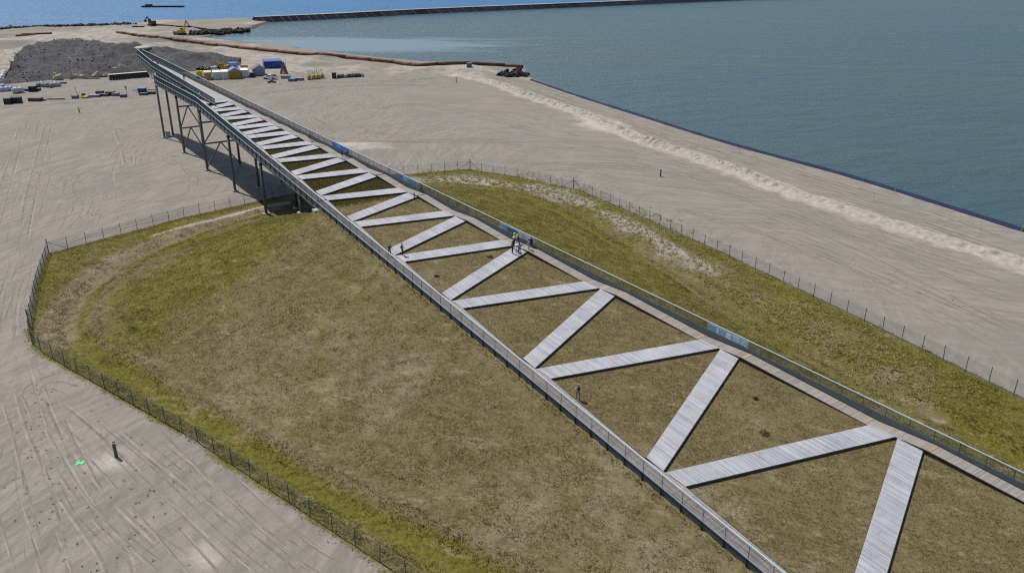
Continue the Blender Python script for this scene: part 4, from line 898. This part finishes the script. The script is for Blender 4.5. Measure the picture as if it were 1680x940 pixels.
# ------------------------------------------------------------------ dark soil mound at the far end
SOIL, nt, b = newmat('dark_soil_sheet'); _p = nd(nt, 'ShaderNodeNewGeometry').outputs['Position']
_f = noise(nt, _p, .5, 6, .7); _f2 = noise(nt, _p, .06, 4, .6); _at = nd(nt, 'ShaderNodeAttribute', attribute_name='tint').outputs['Fac']
nt.links.new(mix(nt, mapr(nt, _f2, .35, .65, 0, .7), mix(nt, mapr(nt, _f, .35, .65), (.012, .012, .015), (.06, .058, .065)), mix(nt, mapr(nt, _f, .35, .65), (.024, .024, .028), (.09, .086, .09))), b.inputs['Base Color']); b.inputs['Roughness'].default_value = .9
bp = nd(nt, 'ShaderNodeBump'); bp.inputs['Distance'].default_value = .8; nt.links.new(_f, bp.inputs['Height']); nt.links.new(bp.outputs[0], b.inputs['Normal'])
foot = pl([(-3, 140), (50, 136), (100, 131), (180, 127), (250, 120.5), (330, 117), (396, 108)]); crestp = [((12, 118), 3.), ((40, 78), 7.5), ((115, 65.5), 9.), ((170, 69), 8.8), ((232, 75.5), 7.5), ((310, 84.5), 4.5), ((392, 99), 1.5)]
top_ = [un(x, y, z) for (x, y), z in crestp]
F_ = smooth([(*p, -.2) for p in foot], 12); T_ = smooth([tuple(p) for p in top_], 12); rows = 22; V_ = []
for i in range(len(F_)):
    a, t_ = F_[i], T_[i]; back = t_ + np.array([-.25, .97, 0]) * 26; back[2] = -.3
    for k in range(rows + 12):
        if k < rows:
            u = k / (rows - 1); prof = min(1, u * 1.1) ** .8; p = a + (t_ - a) * u; p[2] = a[2] + (t_[2] - a[2]) * (prof if u < .95 else 1)
        else:
            u = (k - rows + 1) / 12; p = t_ + (back - t_) * u
        jit = (fbm(np.array([p[0] * .2]), np.array([p[1] * .2]), 77, 5)[0] - .5) * 4.2 * min(1, max(.0, p[2]) / 2)
        V_.append((p[0], p[1], p[2] + jit))
R_ = rows + 12; Fc = [(i * R_ + k, i * R_ + k + 1, (i + 1) * R_ + k + 1, (i + 1) * R_ + k) for i in range(len(F_) - 1) for k in range(R_ - 1)]
md_ = thing('soil_mound', 'big dark grey soil mound behind the far end of the bridge', 'mound', (V_[0][0], V_[0][1], 0))
m = MB(); m.add([(x - V_[0][0], y - V_[0][1], z) for x, y, z in V_], [f[::-1] for f in Fc], 0, .5); m.build('sheet', SOIL, md_, True)
M0 = Vector((V_[0][0], V_[0][1], 0)); nb = 0; bag = MB().blob((0, 0, .15), (1.1, .8, .6), 0, .12, 7, 4).build('ballast_bag', BLACK, md_); bag.location = Vector(V_[5 * R_ + 6]) - M0
for i in range(3, len(F_) - 34, 1):
    if i % 2: continue
    for k in range(1, rows, 1):
        if random.random() < .45: continue
        p = Vector(V_[i * R_ + k]); nb += 1
        if nb > 285: break
        o = bpy.data.objects.new('ballast_bag', bag.data); col.objects.link(o); o.parent = md_; o.location = p - M0 + Vector((random.uniform(-.8, .8), random.uniform(-.6, .6), .0)); o.rotation_euler = (0, 0, random.uniform(0, 6)); o.scale = [random.uniform(.4, .8)] * 3
for k in range(0, rows, 1):
    p = Vector(V_[k]); o = MB().blob((0, 0, .3), (1.7, 1.3, 1.), 0, .1).build('white_bag', cmat((.6, .62, .66)), md_, True); o.location = p - M0 + Vector((random.uniform(-1.6, -.6), 0, .1))
for x, y, w_, h_ in ((96, 131.5, 3, 2.4), (160, 127, 2.5, 2), (200, 124.5, 4.5, 4.0), (175, 126.5, 2, 1.6), (130, 129, 3, 1.6)):
    p = Vector(un(x, y)) - M0; m = MB().blob((p.x, p.y, h_ * .3), (w_ * 1.5, 2.2, h_ * 1.5), 0, .25, 9, 6); m.build('sand_spill', cmat((.38, .34, .26), .95, 0, .2), md_)

p = Vector(un(234, 79, 7.)) - M0; MB().blob((p.x, p.y, p.z), (7, 9, 1.6), 0, .1, 12, 6).build('sand_spill', cmat((.40, .37, .31), .95, 0, .15), md_, True)

# ------------------------------------------------------------------ pipelines
def pipeline(label, pts, r, joints=12.0, zz=None, bury=.35):
    P = [Vector((*un(x, y)[:2], 0)) for x, y in pts]; P = [Vector(p) for p in smooth([tuple(p) for p in P], 6)]
    for i, p in enumerate(P): p.z = (tz(p.x, p.y) if (zz is None) else zz) + r * (.75 if zz is None else 1)
    for _ in range(2):
        z = [p.z for p in P]
        for i in range(1, len(P) - 1): P[i].z = (z[i - 1] + z[i] + z[i + 1]) / 3
    rt = thing('pipeline', label, 'pipeline', P[0]); o0 = P[0].copy(); acc = 0; seg = [P[0] - o0]; 
    for i in range(1, len(P)):
        seg.append(P[i] - o0); acc += (P[i] - P[i - 1]).length
        if acc > joints or i == len(P) - 1:
            MB().tube(seg, r, 12).build('pipe_section', RUST, rt, True)
            d = (seg[-1] - seg[-2]).normalized(); MB().tube([seg[-1] - d * .12, seg[-1] + d * .12], r * 1.22, 12).build('flange', cmat((.06, .03, .02)), rt)
            seg = [seg[-1]]; acc = 0
    return rt
pipeline('long rusty dredging pipeline running along the lagoon shore to the spit', [(192, 54.5), (240, 62.7), (284, 68.6), (329, 73), (366, 77.6), (418, 82.8), (441, 85), (490, 90.3), (543, 95), (620, 102.7), (650, 105.4), (680, 110.5), (699, 112), (769, 110.6), (858, 110.2)], .75)
pipeline('thinner rusty pipe on the far sand flat below the dike', [(257, 45), (300, 47.5), (348, 50.5), (400, 51.5)], .5)
pipeline('short rusty pipe lying near the sea shore at far left', [(36, 58), (85, 56.6)], .6)
pipeline('second short rusty pipe beside the shore at far left', [(26, 60.3), (60, 58)], .55)
pipeline('short rusty pipe stub left of the far machines', [(218, 47.8), (236, 46)], .5)
# ------------------------------------------------------------------ dark rocks at the tip of the spit and along the sea
def rocks(name, label, pts, n, sz, c, spread):
    P = [np.array(p) for p in pl(pts)]; m = MB()
    for _ in range(n):
        i = random.randrange(len(P) - 1); p = P[i] + (P[i + 1] - P[i]) * random.random() + rng.normal(0, spread, 2); s_ = sz * random.uniform(.5, 1.4)
        m.blob((p[0], p[1], max(-.8, tz(*p)) + s_ * .2), (s_, s_ * random.uniform(.6, 1.), s_ * .7), 0, .3, 6, 4)
    tag(m.build(name, cmat(c, .8, 0, .4)), label, 'rocks', None, 'stuff')
rocks('spit_rocks', 'heap of black rocks at the tip of the sand spit', [(828, 124), (842, 126), (855, 124), (846, 116)], 150, 2.0, (.014, .015, .018), 1.3)
rocks('shore_rocks', 'dark stones along the far left sea shore', [(-60, 52), (0, 49.5), (100, 44.5), (220, 40.3)], 330, 2.0, (.05, .05, .05), 1.0)
rocks('bank_rocks', 'black rubble bank at the far end of the lagoon', [(318, 57), (350, 54.6), (380, 52), (404, 49.5)], 260, 2.6, (.02, .02, .02), 2.5)

# ------------------------------------------------------------------ work site beyond the bridge
def G(x, y): return gp(x, y)
def rowang(a, b): p, q = G(*a), G(*b); return math.atan2(q.y - p.y, q.x - p.x)
RA = rowang((343, 132), (420, 127))
def container(label, x, y, c, w_=2.6, h_=2.7, L=6.0, name='container'):
    r = thing(name, label, 'container', G(x, y), RA); M_ = cmat(c, .6, 0, .1); m = MB()
    m.box((0, L / 2, h_ / 2), (w_, L, h_))
    for s in (-1, 1):
        for k in range(14): m.box((s * (w_ / 2 + .03), .3 + k * (L - .5) / 13, h_ / 2), (.06, .18, h_ * .88))
    m.build('shell', M_, r)
    MB().box((0, L / 2, h_ + .03), (w_ + .08, L + .08, .06)).build('roof', cmat(tuple(min(.8, q * 1.25) for q in c), .6), r)
    for s in (-1, 1):
        d = MB().box((s * w_ / 4, -.04, h_ / 2), (w_ / 2 - .08, .06, h_ - .3)).build('door', M_, r); MB().bar((s * .25, -.1, .2), (s * .25, -.1, h_ - .2), .06).bar((s * .9, -.1, .2), (s * .9, -.1, h_ - .2), .06).build('lock_rod', cmat(tuple(q * .5 for q in c)), d)
container('tan shipping container at the left end of the container row', 342, 131.6, (.42, .33, .21))
container('white shipping container beside the tan one', 356.5, 131, (.62, .62, .60))
container('white shipping container touching the yellow shed on its left', 370, 130.3, (.66, .66, .64))
container('white shipping container right of the yellow shed', 403, 127.4, (.64, .65, .66))
def shed(label, x, y, c, roof, w_, h_, L, name='shed'):
    r = thing(name, label, 'shed', G(x, y), RA); MB().box((0, L / 2, h_ / 2), (w_, L, h_)).add([(-w_ / 2, 0, h_), (w_ / 2, 0, h_), (0, 0, h_ + w_ * .28), (-w_ / 2, L, h_), (w_ / 2, L, h_), (0, L, h_ + w_ * .28)], [(0, 1, 2), (5, 4, 3)]).build('wall', cmat(c), r)
    z = h_ + w_ * .28
    for s in (-1, 1): MB().hexa([(s * (w_ / 2 + .3), -.3, h_ - .1), (0, -.3, z), (0, L + .3, z), (s * (w_ / 2 + .3), L + .3, h_ - .1)], [(s * (w_ / 2 + .3), -.3, h_ + .03), (0, -.3, z + .14), (0, L + .3, z + .14), (s * (w_ / 2 + .3), L + .3, h_ + .03)]).build('roof', cmat(roof), r)
    for s in (-1, 1): MB().box((s * w_ * .2, -.04, h_ * .46), (w_ * .37, .06, h_ * .88)).build('door', cmat(tuple(q * .85 for q in c)), r)
shed('yellow shed with blue gabled roof in the container row', 386, 129.3, (.40, .26, .04), (.10, .16, .48), 4.6, 2.5, 6)
shed('grey-blue shed with dark roof right of the containers', 426, 124.6, (.27, .33, .40), (.09, .10, .12), 4.4, 2.4, 6)
r = thing('water_tank', 'bright yellow tank at the left of the container row', 'tank', G(328, 127.5), RA); MB().box((0, 0, 1.3), (2.2, 2, 2.2)).build('body', cmat((.55, .5, .04)), r); MB().cyl((0, 0, 2.4), .5, .2, 10).build('lid', cmat((.4, .36, .04)), r); MB().box((0, 0, .1), (2.4, 2.2, .2)).build('skid', BLACK, r)
ORD = ['leftmost', 'second from the left', 'third from the left', 'fourth from the left', 'fifth from the left', 'sixth from the left', 'rightmost']
def crate(label, x, y, d, c, rz=.1, name='crate', cat='crate', group=None):
    r = thing(name, label, cat, G(x, y), rz, group); m = MB()
    m.box((0, 0, d[2] / 2 + .12), d).build('body', cmat(c), r)
    for sx in (-1, 1):
        for sy in (-1, 1): MB().box((sx * d[0] / 2, sy * d[1] / 2, d[2] / 2 + .1), (.12, .12, d[2] + .2)).build('corner_post', cmat(tuple(q * .6 for q in c)), r)
    MB().box((0, 0, .06), (d[0] * .95, d[1] * .95, .12)).build('skid', cmat((.1, .08, .06)), r); return r
crate('small black box between white container and grey shed', 414, 127, (1.6, 2, 1.6), (.03, .03, .035), RA)
crate('white crate behind the white containers', 352, 120, (2.2, 2, 2.4), (.5, .48, .44), RA)
crate('tan crate behind the white container right of the yellow shed', 401, 115, (2.6, 2, 1.8), (.4, .27, .17), RA)
# blue site cabin, yellow loader
r = thing('site_cabin', 'blue framed site cabin behind the yellow shed', 'cabin', G(384, 117), RA); MB().box((0, 1.3, 1.5), (3, 2.6, 3)).build('wall', cmat((.4, .45, .55)), r); MB().box((0, 1.3, 3.1), (3.3, 2.9, .25)).build('roof', cmat((.05, .2, .55)), r)
for s in (-1, 1): MB().box((s * 1.5, 0, 1.5), (.25, .2, 3)).build('corner_post', cmat((.05, .15, .5)), r)
MB().box((0, -.03, 1.8), (1.8, .05, 1.2)).build('window', cmat((.1, .13, .17), .2), r)
def excavator(label, x, y, rz, c, boomup=1.0, k=1.0):
    r = thing('excavator', label, 'excavator', G(x, y), rz)
    for s in (-1, 1):
        t_ = MB().box((0, s * 1.1 * k, .45 * k), (3.6 * k, .6 * k, .8 * k)).build('track', BLACK, r)
    MB().box((-.3 * k, 0, 1.5 * k), (3.2 * k, 2.5 * k, 1.1 * k)).box((-1.4 * k, 0, 2.2 * k), (1.2 * k, 2.3 * k, .5 * k)).build('body', cmat(c), r)
    cb = MB().box((.7 * k, .7 * k, 2.6 * k), (1.3 * k, 1 * k, 1.5 * k)).build('cab', cmat(tuple(q * .7 for q in c)), r); MB().box((1.36 * k, .7 * k, 2.7 * k), (.04, .8 * k, 1.1 * k)).build('window', cmat((.05, .07, .09), .2), cb)
    a = Vector((1.1, -.3, 1.9)) * k; b_ = Vector((3.6, -.3, 3.6 + 2.5 * boomup)) * k; e_ = Vector((5.6, -.3, 2.2 + 1.5 * boomup)) * k
    MB().bar(a, b_, .45 * k, .6 * k).build('boom', cmat(c), r); MB().bar(b_, e_, .35 * k, .45 * k).build('arm', cmat(c), r); MB().box(e_ + Vector((0, 0, -.5)) * k, (1.0 * k, 1.1 * k, .9 * k)).build('bucket', BLACK, r)
excavator('yellow excavator parked behind the container row', 369, 116.5, math.pi, (.42, .26, .03), .1, .9)
excavator('small yellow excavator with raised boom on the far sand flat', 299, 57.5, 1.2, (.5, .36, .03), 1.3, 1.1)
excavator('dark excavator near the far dike corner', 250, 43, 2.6, (.06, .07, .06), .2, 1.2)
r = thing('water_tank', 'round grey tank beside the far yellow excavator', 'tank', G(290, 57.5)); MB().tube([(-1.6, 0, 1.3), (1.6, 0, 1.3)], 1.2, 12).build('drum', cmat((.2, .25, .3)), r); MB().box((0, 0, .15), (2.6, 1.6, .3)).build('cradle', BLACK, r)
# black tyres piled behind the containers
for i in range(34):
    x = 322 + i * 1.25 + random.uniform(-1, 1); y = 116.5 - (i % 3) * 2.2 - .05 * i; p = G(x, y) + Vector((0, 0, (i % 2) * .55))
    r = tag(MB().tube([(0, 0, .05), (0, 0, .2), (0, 0, .45), (0, 0, .6)], [.6, .75, .75, .6], 12).build('tyre', BLACK, None, True), 'black tyre in the heap beside the dark mound', 'tyre', 'tyres heaped behind the containers'); r.location = p; r.rotation_euler = (random.uniform(-.5, .5), random.uniform(-.5, .5), 0)
# tarpaulin covered block, timber stack, mast
tarp = cmat((.015, .045, .2), .5, 0, .25); r = thing('tarpaulin_shelter', 'dark blue tarpaulin covered shelter right of the grey shed', 'shelter', G(449, 113.6), RA)
MB().hexa([(-3.6, 0, 0), (3.6, 0, 0), (3.6, 5, 0), (-3.6, 5, 0)], [(-3.6, .25, 3.1), (3.6, .25, 3.0), (3.6, 4.8, 3.2), (-3.6, 4.8, 3.3)]).build('cover', tarp, r); MB().hexa([(-3.8, -.1, 3.08), (3.8, -.1, 2.98), (3.8, 5.1, 3.2), (-3.8, 5.1, 3.3)], [(-3.6, .2, 3.3), (3.6, .2, 3.2), (3.6, 4.8, 3.5), (-3.6, 4.8, 3.6)]).build('roof', cmat((.04, .12, .4), .5), r); MB().bar((-3, -.05, .4), (3.2, .1, 2.7), .05).build('rope', cmat((.5, .5, .5)), r)
r = thing('timber_stack', 'brown timbers leaning upright against the blue shelter', 'timber', G(466, 121.5))
for k in range(16):
    a = k / 16 * 6.28; MB().bar((math.cos(a) * 1.5, math.sin(a) * 1.2, 0), (math.cos(a) * .25, math.sin(a) * .25, random.uniform(3.2, 4.6)), .22, .3).build('timber', cmat((.17, .11, .07) if k % 3 else (.3, .22, .16)), r)
r = thing('mast', 'thin dark mast beside the timber stack', 'mast', G(470, 117)); MB().tube([(0, 0, 0), (0, 0, 7.5)], [.09, .05], 6).build('pole', BLACK, r); MB().box((0, 0, 7.5), (1.0, .08, .08)).build('crossbar', BLACK, r)
# pickup
def vehicle(label, x, y, rz, c, load=None, k=1.0, cat='pickup', name='pickup_truck'):
    r = thing(name, label, cat, G(x, y), rz); g_ = cmat((.03, .04, .05), .15); M_ = cmat(c, .35, 0, .05)
    prof = [(-2.65, .45), (2.65, .45), (2.65, .85), (2.45, 1.0), (1.25, 1.08), (.6, 1.72), (-.75, 1.75), (-1.0, 1.1), (-2.65, 1.1)]
    n = len(prof); P = [(px * k, s * .9 * k * (.86 if pz > 1.3 else 1), pz * k) for s in (-1, 1) for px, pz in prof]
    m = MB().add(P, [tuple(range(n)), tuple(range(2 * n - 1, n - 1, -1))] + [(i, i + n, (i + 1) % n + n, (i + 1) % n) for i in range(n)]); m.build('body', M_, r)
    for s in (-1, 1):
        MB().add([(px * k, s * yy * k, pz * k) for px, yy, pz in ((.95, .885, 1.15), (.5, .80, 1.62), (-.62, .80, 1.64), (-.75, .885, 1.15))], [(0, 1, 2, 3) if s < 0 else (3, 2, 1, 0)]).build('side_window', g_, r)
        for wx_ in (1.65, -1.6):
            w_ = MB().tube([(wx_ * k, s * .72 * k, .38 * k), (wx_ * k, s * .94 * k, .38 * k)], .38 * k, 14).build('wheel', BLACK, r); MB().tube([(wx_ * k, s * .93 * k, .38 * k), (wx_ * k, s * .96 * k, .38 * k)], .2 * k, 10).build('rim', STEEL, w_)
    MB().add([(1.22 * k, -.78 * k, 1.12 * k), (1.22 * k, .78 * k, 1.12 * k), (.66 * k, .7 * k, 1.67 * k), (.66 * k, -.7 * k, 1.67 * k)], [(0, 1, 2, 3)]).build('windscreen', g_, r)
    MB().box((-1.8 * k, 0, 1.13 * k), (1.6 * k, 1.5 * k, .03)).build('load_bed', BLACK, r)
    return r
pk = vehicle('white pickup truck parked right of the grey shed', 443, 130.3, math.pi - .15, (.72, .73, .75))
r = thing('cargo', 'tangled olive cargo on the bed of the white pickup', 'cargo', Vector(pk.location) + pk.rotation_euler.to_matrix() @ Vector((-1.7, 0, 1.15))); m = MB()
for _ in range(14): m.box((random.uniform(-.6, .6), random.uniform(-.6, .6), random.uniform(.15, .6)), (random.uniform(.2, .9), .2, .2), random.uniform(0, 3))
m.build('bundle', cmat((.28, .25, .08), .8, 0, .4), r)
vehicle('small dark grey car in front of the white pickup', 446, 136.6, .3, (.05, .065, .09), None, .6, 'car', 'parked_car')
crate('grey wire cage right of the pickup', 468.5, 128.6, (3.2, 1.6, .9), (.27, .3, .32)); crate('blue pallet box in front of the grey cages', 479.5, 133.4, (2.6, 1.6, .8), (.07, .17, .33)); crate('grey slatted pallet left of the yellow winches', 492, 132, (2.8, 1.6, .8), (.25, .24, .24))
# four yellow winch trailers
for i, (x, y) in enumerate(((508, 131), (515.5, 130.4), (522.5, 129.8), (529, 128.6))):
    r = thing('winch_trailer', 'yellow winch trailer with grey forked arms, %s of the row of four' % ('leftmost', 'second from the left', 'third from the left', 'rightmost')[i], 'trailer', G(x, y), .1, 'yellow winch trailers')
    MB().box((0, 0, .85), (1.3, 1.4, 1.1)).box((0, 0, 1.5), (.8, 1, .4)).build('housing', cmat((.55, .42, .03)), r); MB().tube([(-.7, -.6, .35), (.7, -.6, .35)], .35, 10).build('drum', BLACK, r)
    for s in (-1, 1): MB().bar((s * .2, 0, 1.6), (s * .55, 0, 3.3), .14).bar((s * .55, 0, 2.9), (s * .2, 0, 3.4), .1).build('fork_arm', cmat((.16, .18, .18)), r)
for i in range(7):
    r = thing('road_barrier', 'low red and white barrier before the yellow winches, %s' % ORD[i], 'barrier', G(508 + i * 4.2, 132.4 - i * .35), .1, 'red and white barriers'); MB().box((0, 0, .75), (1.0, .06, .25)).build('plank', cmat((.45, .2, .18)), r)
    for s in (-1, 1): MB().bar((s * .42, -.15, 0), (s * .42, 0, .8), .06).build('leg', cmat((.5, .48, .46)), r)
r = crate('tall black bin left of the dark bundles', 548.5, 129, (1.5, 1.4, 2.0), (.025, .03, .03), .2, 'waste_bin', 'bin')
cols_ = [(.06, .05, .06), (.14, .11, .12), (.25, .33, .42), (.03, .03, .04), (.1, .08, .08), (.05, .05, .05), (.03, .035, .05), (.33, .36, .42)]
names_ = ['first dark bundle beside the black bin', 'brownish bundle near the black bin', 'pale blue wrapped bundle in the middle of the bundle row', 'black bundle right of the pale blue one', 'dark brown bundle in the row right of the winches', 'charcoal bundle second from the right end', 'navy bundle next to the row end', 'pale lilac bundle at the right end of the row']
for i in range(8):
    r = thing('wrapped_bundle', names_[i], 'bundle', G(556 + i * 5.4, 128.6 - i * .35), random.uniform(-.2, .2)); MB().blob((0, 0, .65), (1.9, 1.5, 1.5), 0, .15, 9, 6).build('wrap', cmat(cols_[i]), r); MB().tube([(0, -.8, .1), (0, -.82, .7), (0, -.3, 1.4), (0, .4, 1.4)], .05, 5).build('strap', cmat((.4, .4, .4)), r)
# left side yard
rk = thing('panel_rack', 'long pale-topped rack of black panels in front of the dark mound', 'rack', G(213, 129.2), rowang((184, 131.5), (243, 126.5))); MB().box((0, .8, 1.95), (14.5, 2.0, .12)).build('top', cmat((.5, .49, .44)), rk)
for k in range(13): MB().box((-6.6 + k * 1.1, .6, .95), (.8, 1.5, 1.8), 0, 0, .12).build('panel', BLACK, rk)
for s in (-1, 1): MB().box((s * 7.1, .8, .98), (.25, 1.9, 1.9)).build('end_frame', cmat((.42, .4, .35)), rk)
def bigbag(label, x, y, c, k=1.0):
    r = thing('bulk_bag', label, 'bag', G(x, y), random.uniform(-.3, .3)); MB().blob((0, 0, .75 * k), (1.9 * k, 1.7 * k, 1.6 * k), 0, .08, 10, 7).build('sack', cmat(c, .7, 0, .2), r, True)
    for s in (-1, 1): MB().tube([(s * .5 * k, -.3 * k, 1.4 * k), (s * .55 * k, 0, 1.75 * k), (s * .5 * k, .3 * k, 1.4 * k)], .05, 5).build('loop', cmat((.1, .15, .3)), r)
W1 = (.42, .47, .58); TL = (.38, .47, .47)
for x, y, c, k, lb in ((-4, 151, W1, 1.1, 'blue-white bulk bag cut by the left picture edge'), (4, 150.5, W1, 1.1, 'blue-white bulk bag second from the left edge'), (12, 150, W1, 1.1, 'blue-white bulk bag third from the left edge'), (18, 149, (.35, .4, .5), 1., 'blue-white bulk bag next to the teal bags'), (5, 145, W1, 1., 'blue-white bulk bag behind the left bags'),
                       (26.5, 153.5, TL, 1.35, 'left one of two tall teal bulk bags'), (34.5, 152.7, TL, 1.35, 'right one of two tall teal bulk bags'), (64, 143.5, (.16, .2, .22), 1., 'grey-green bulk bag right of the dark crate'), (71, 143, (.3, .35, .36), 1., 'pale teal bulk bag in the middle row'), (78, 143.5, (.24, .27, .26), 1.05, 'olive grey bulk bag in the middle row'),
                       (85, 144, (.2, .24, .24), 1., 'dark teal bulk bag in the middle row'), (91, 142.5, (.4, .42, .52), 1.1, 'white and blue bulk bag in the middle row'), (97, 142, (.36, .4, .52), 1., 'blue tinged bulk bag at the right end of the middle row'), (68, 137.5, (.7, .7, .7), .6, 'small white bag on the heap behind the middle row')): bigbag(lb, x, y, c, k)
for x, y, d, c, lb in ((14, 171, (1.9, 1.5, 1.7), (.03, .03, .04), 'small black crate at the far left of the yard front'), (27.5, 169.3, (2.9, 1.8, 1.7), (.025, .03, .035), 'black crate with uprights second in the yard front'), (55, 150.5, (2.2, 1.8, 1.7), (.015, .02, .02), 'black crate in front of the middle bags'), (45, 149.7, (2, 1.4, .7), (.09, .07, .12), 'low purple-grey crate left of the middle black crate'), (62, 149.3, (1.6, 1.4, .7), (.08, .12, .14), 'low grey crate right of the middle black crate'),
                       (59, 166, (4, 1.8, .9), (.08, .07, .065), 'low dark platform crate in the yard front'), (124, 161.8, (1.7, 1.5, .9), (.12, .2, .21), 'small teal box beside the thin leaning pole'), (140, 161.2, (2, 1.5, .45), (.55, .36, .02), 'low yellow box in the yard front'), (137.5, 159.5, (.8, .8, 1.0), (.07, .06, .07), 'small dark box behind the low yellow box'), (155.5, 159.6, (3.2, 1.5, .7), (.25, .28, .42), 'low blue and white box in the yard front'),
                       (164.5, 155.7, (2.2, 1.6, 1.1), (.05, .05, .06), 'dark box at the start of the dark pile'), (171, 158.2, (3, 1.4, .7), (.12, .09, .07), 'brown low box in front of the dark pile'), (182, 157, (2.6, 1.8, 1.2), (.06, .06, .075), 'charcoal box in the middle of the dark pile'), (190, 157.7, (2, 1.4, .9), (.2, .2, .26), 'grey-violet box at the right end of the dark pile'), (203, 159.8, (1.8, 1.3, .8), (.07, .09, .13), 'small navy box below the sign post'),
                       (234, 152.3, (2.2, 1.8, 1.3), (.05, .05, .05), 'dark box with blue top by the red barrier'), (236, 156.2, (2.4, 1.5, .6), (.06, .1, .15), 'low dark blue box under the red barrier'), (249, 154.6, (2.2, 1.5, .7), (.05, .06, .07), 'low dark box near the bridge corner'), (104, 137.5, (2, .9, .4), (.05, .06, .1), 'flat dark sheet pack right of the middle bags')):
    q = crate(lb, x, y, d, c, random.uniform(-.15, .25))
    if 'blue top' in lb: MB().box((0, 0, d[2] + .2), (d[0] + .3, d[1] + .3, .2)).build('lid', cmat((.08, .2, .55)), q)
    if 'uprights' in lb:
        for k in range(4): MB().box((-1.1 + k * .7, 0, d[2] + .4), (.08, .08, .7)).build('upright', BLACK, q)
for i, x in enumerate((222, 226.5, 241, 246, 251, 255.5)):
    r = thing('road_barrier', 'red barrier in the yard by the bridge corner, %s' % (ORD[i] if i < 5 else ORD[6]), 'barrier', G(x, 152.2 - i * .15), .15, 'red barriers by the bridge corner'); MB().box((0, 0, .8), (1.15, .06, .28)).build('plank', cmat((.5, .1, .1) if i % 2 else (.55, .4, .38)), r)
    for s in (-1, 1): MB().bar((s * .45, -.15, 0), (s * .45, 0, .9), .06).build('leg', cmat((.5, .1, .1)), r)
r = thing('sign_post', 'thin post with small dark green sign in the yard', 'sign', G(208.5, 156.5)); MB().cyl((0, 0, 0), .05, 3.0, 6).build('pole', STEEL, r); MB().box((0, -.06, 2.7), (.65, .04, .6)).build('plate', cmat((.04, .13, .13)), r); MB().box((0, -.06, 2.0), (.5, .04, .35)).build('plate', BLACK, r)
r = thing('pole', 'thin dark leaning pole beside the teal box', 'pole', G(128.5, 159)); MB().tube([(0, 0, 0), (-.55, 0, 3.2)], .07, 6).build('shaft', BLACK, r); MB().box((0, 0, .1), (.5, .5, .2)).build('base', BLACK, r)
r = thing('driftwood', 'bare dead sapling standing on the sand behind the yard', 'tree', G(131, 186)); 
for k in range(9): MB().tube([(0, 0, 0), (random.uniform(-.4, .4), random.uniform(-.3, .3), .8), (random.uniform(-.9, .9), random.uniform(-.5, .5), random.uniform(1.2, 2.2))], [.06, .04, .015], 5).build('branch', cmat((.08, .07, .05)), r)
for x, y, L, rz, c, lb in ((150, 130.3, 6, .1, (.03, .035, .05), 'dark steel beam lying before the mound'), (174, 127.2, 3, .1, (.03, .04, .07), 'short navy beam lying before the mound'), (117, 130.6, 3.2, 1.35, (.5, .36, .04), 'yellow boom leaning against the mound foot'), (92, 164, 5.5, .1, (.07, .08, .08), 'grey plank stack in the yard front'), (70, 165.6, 2.5, .1, (.1, .08, .07), 'brown plank beside the low platform crate')):
    r = thing('beam', lb, 'beam', G(x, y), rz); m = MB()
    if 'boom' in lb: m.bar((0, 0, .2), (.6, 0, 2.7), .5, .4); MB().box((0, 0, .15), (1.2, .9, .3)).build('foot', BLACK, r)
    else: m.box((0, 0, .28), (L, .35, .3)); MB().box((-L * .3, 0, .06), (.2, .6, .12)).box((L * .3, 0, .06), (.2, .6, .12)).build('bearer', cmat((.12, .09, .06)), r)
    m.build('section', cmat(c), r)
# on the sea
p = un(268, 12, -1.1); r = thing('barge', 'low dark barge lying on the open sea', 'barge', p, .05); MB().hexa([(-16, -3, -.5), (15, -3, -.5), (15, 3, -.5), (-16, 3, -.5)], [(-18, -3.4, 1.1), (18, -3.4, 1.1), (18, 3.4, 1.1), (-18, 3.4, 1.1)]).build('hull', cmat((.02, .025, .04)), r); MB().box((-12, 0, 1.7), (5, 4, 1.2)).build('deckhouse', cmat((.03, .035, .05)), r)
p = un(20, 46, -1.1); r = thing('workboat', 'small yellow workboat near the left sea shore', 'boat', p, .1); MB().hexa([(-2.6, -.8, -.3), (2, -.8, -.3), (2, .8, -.3), (-2.6, .8, -.3)], [(-3, -1.2, .9), (3.2, -1., .9), (3.2, 1., .9), (-3, 1.2, .9)]).build('hull', cmat((.5, .45, .05)), r); MB().box((-.6, 0, 1.5), (1.8, 1.6, 1.2)).build('cabin', cmat((.6, .6, .55)), r)
# square grey collar on the pipeline
p = G(770, 111); r = thing('pipe_collar', 'square grey collar clamped round the pipeline on the spit', 'collar', p, 0); MB().box((0, 0, .9), (2.0, 2.4, 1.8)).build('box', cmat((.12, .14, .16)), r); MB().tube([(.7, 0, 1.8), (.7, 0, 4.2)], .06, 5).build('stake', cmat((.35, .1, .08)), r)
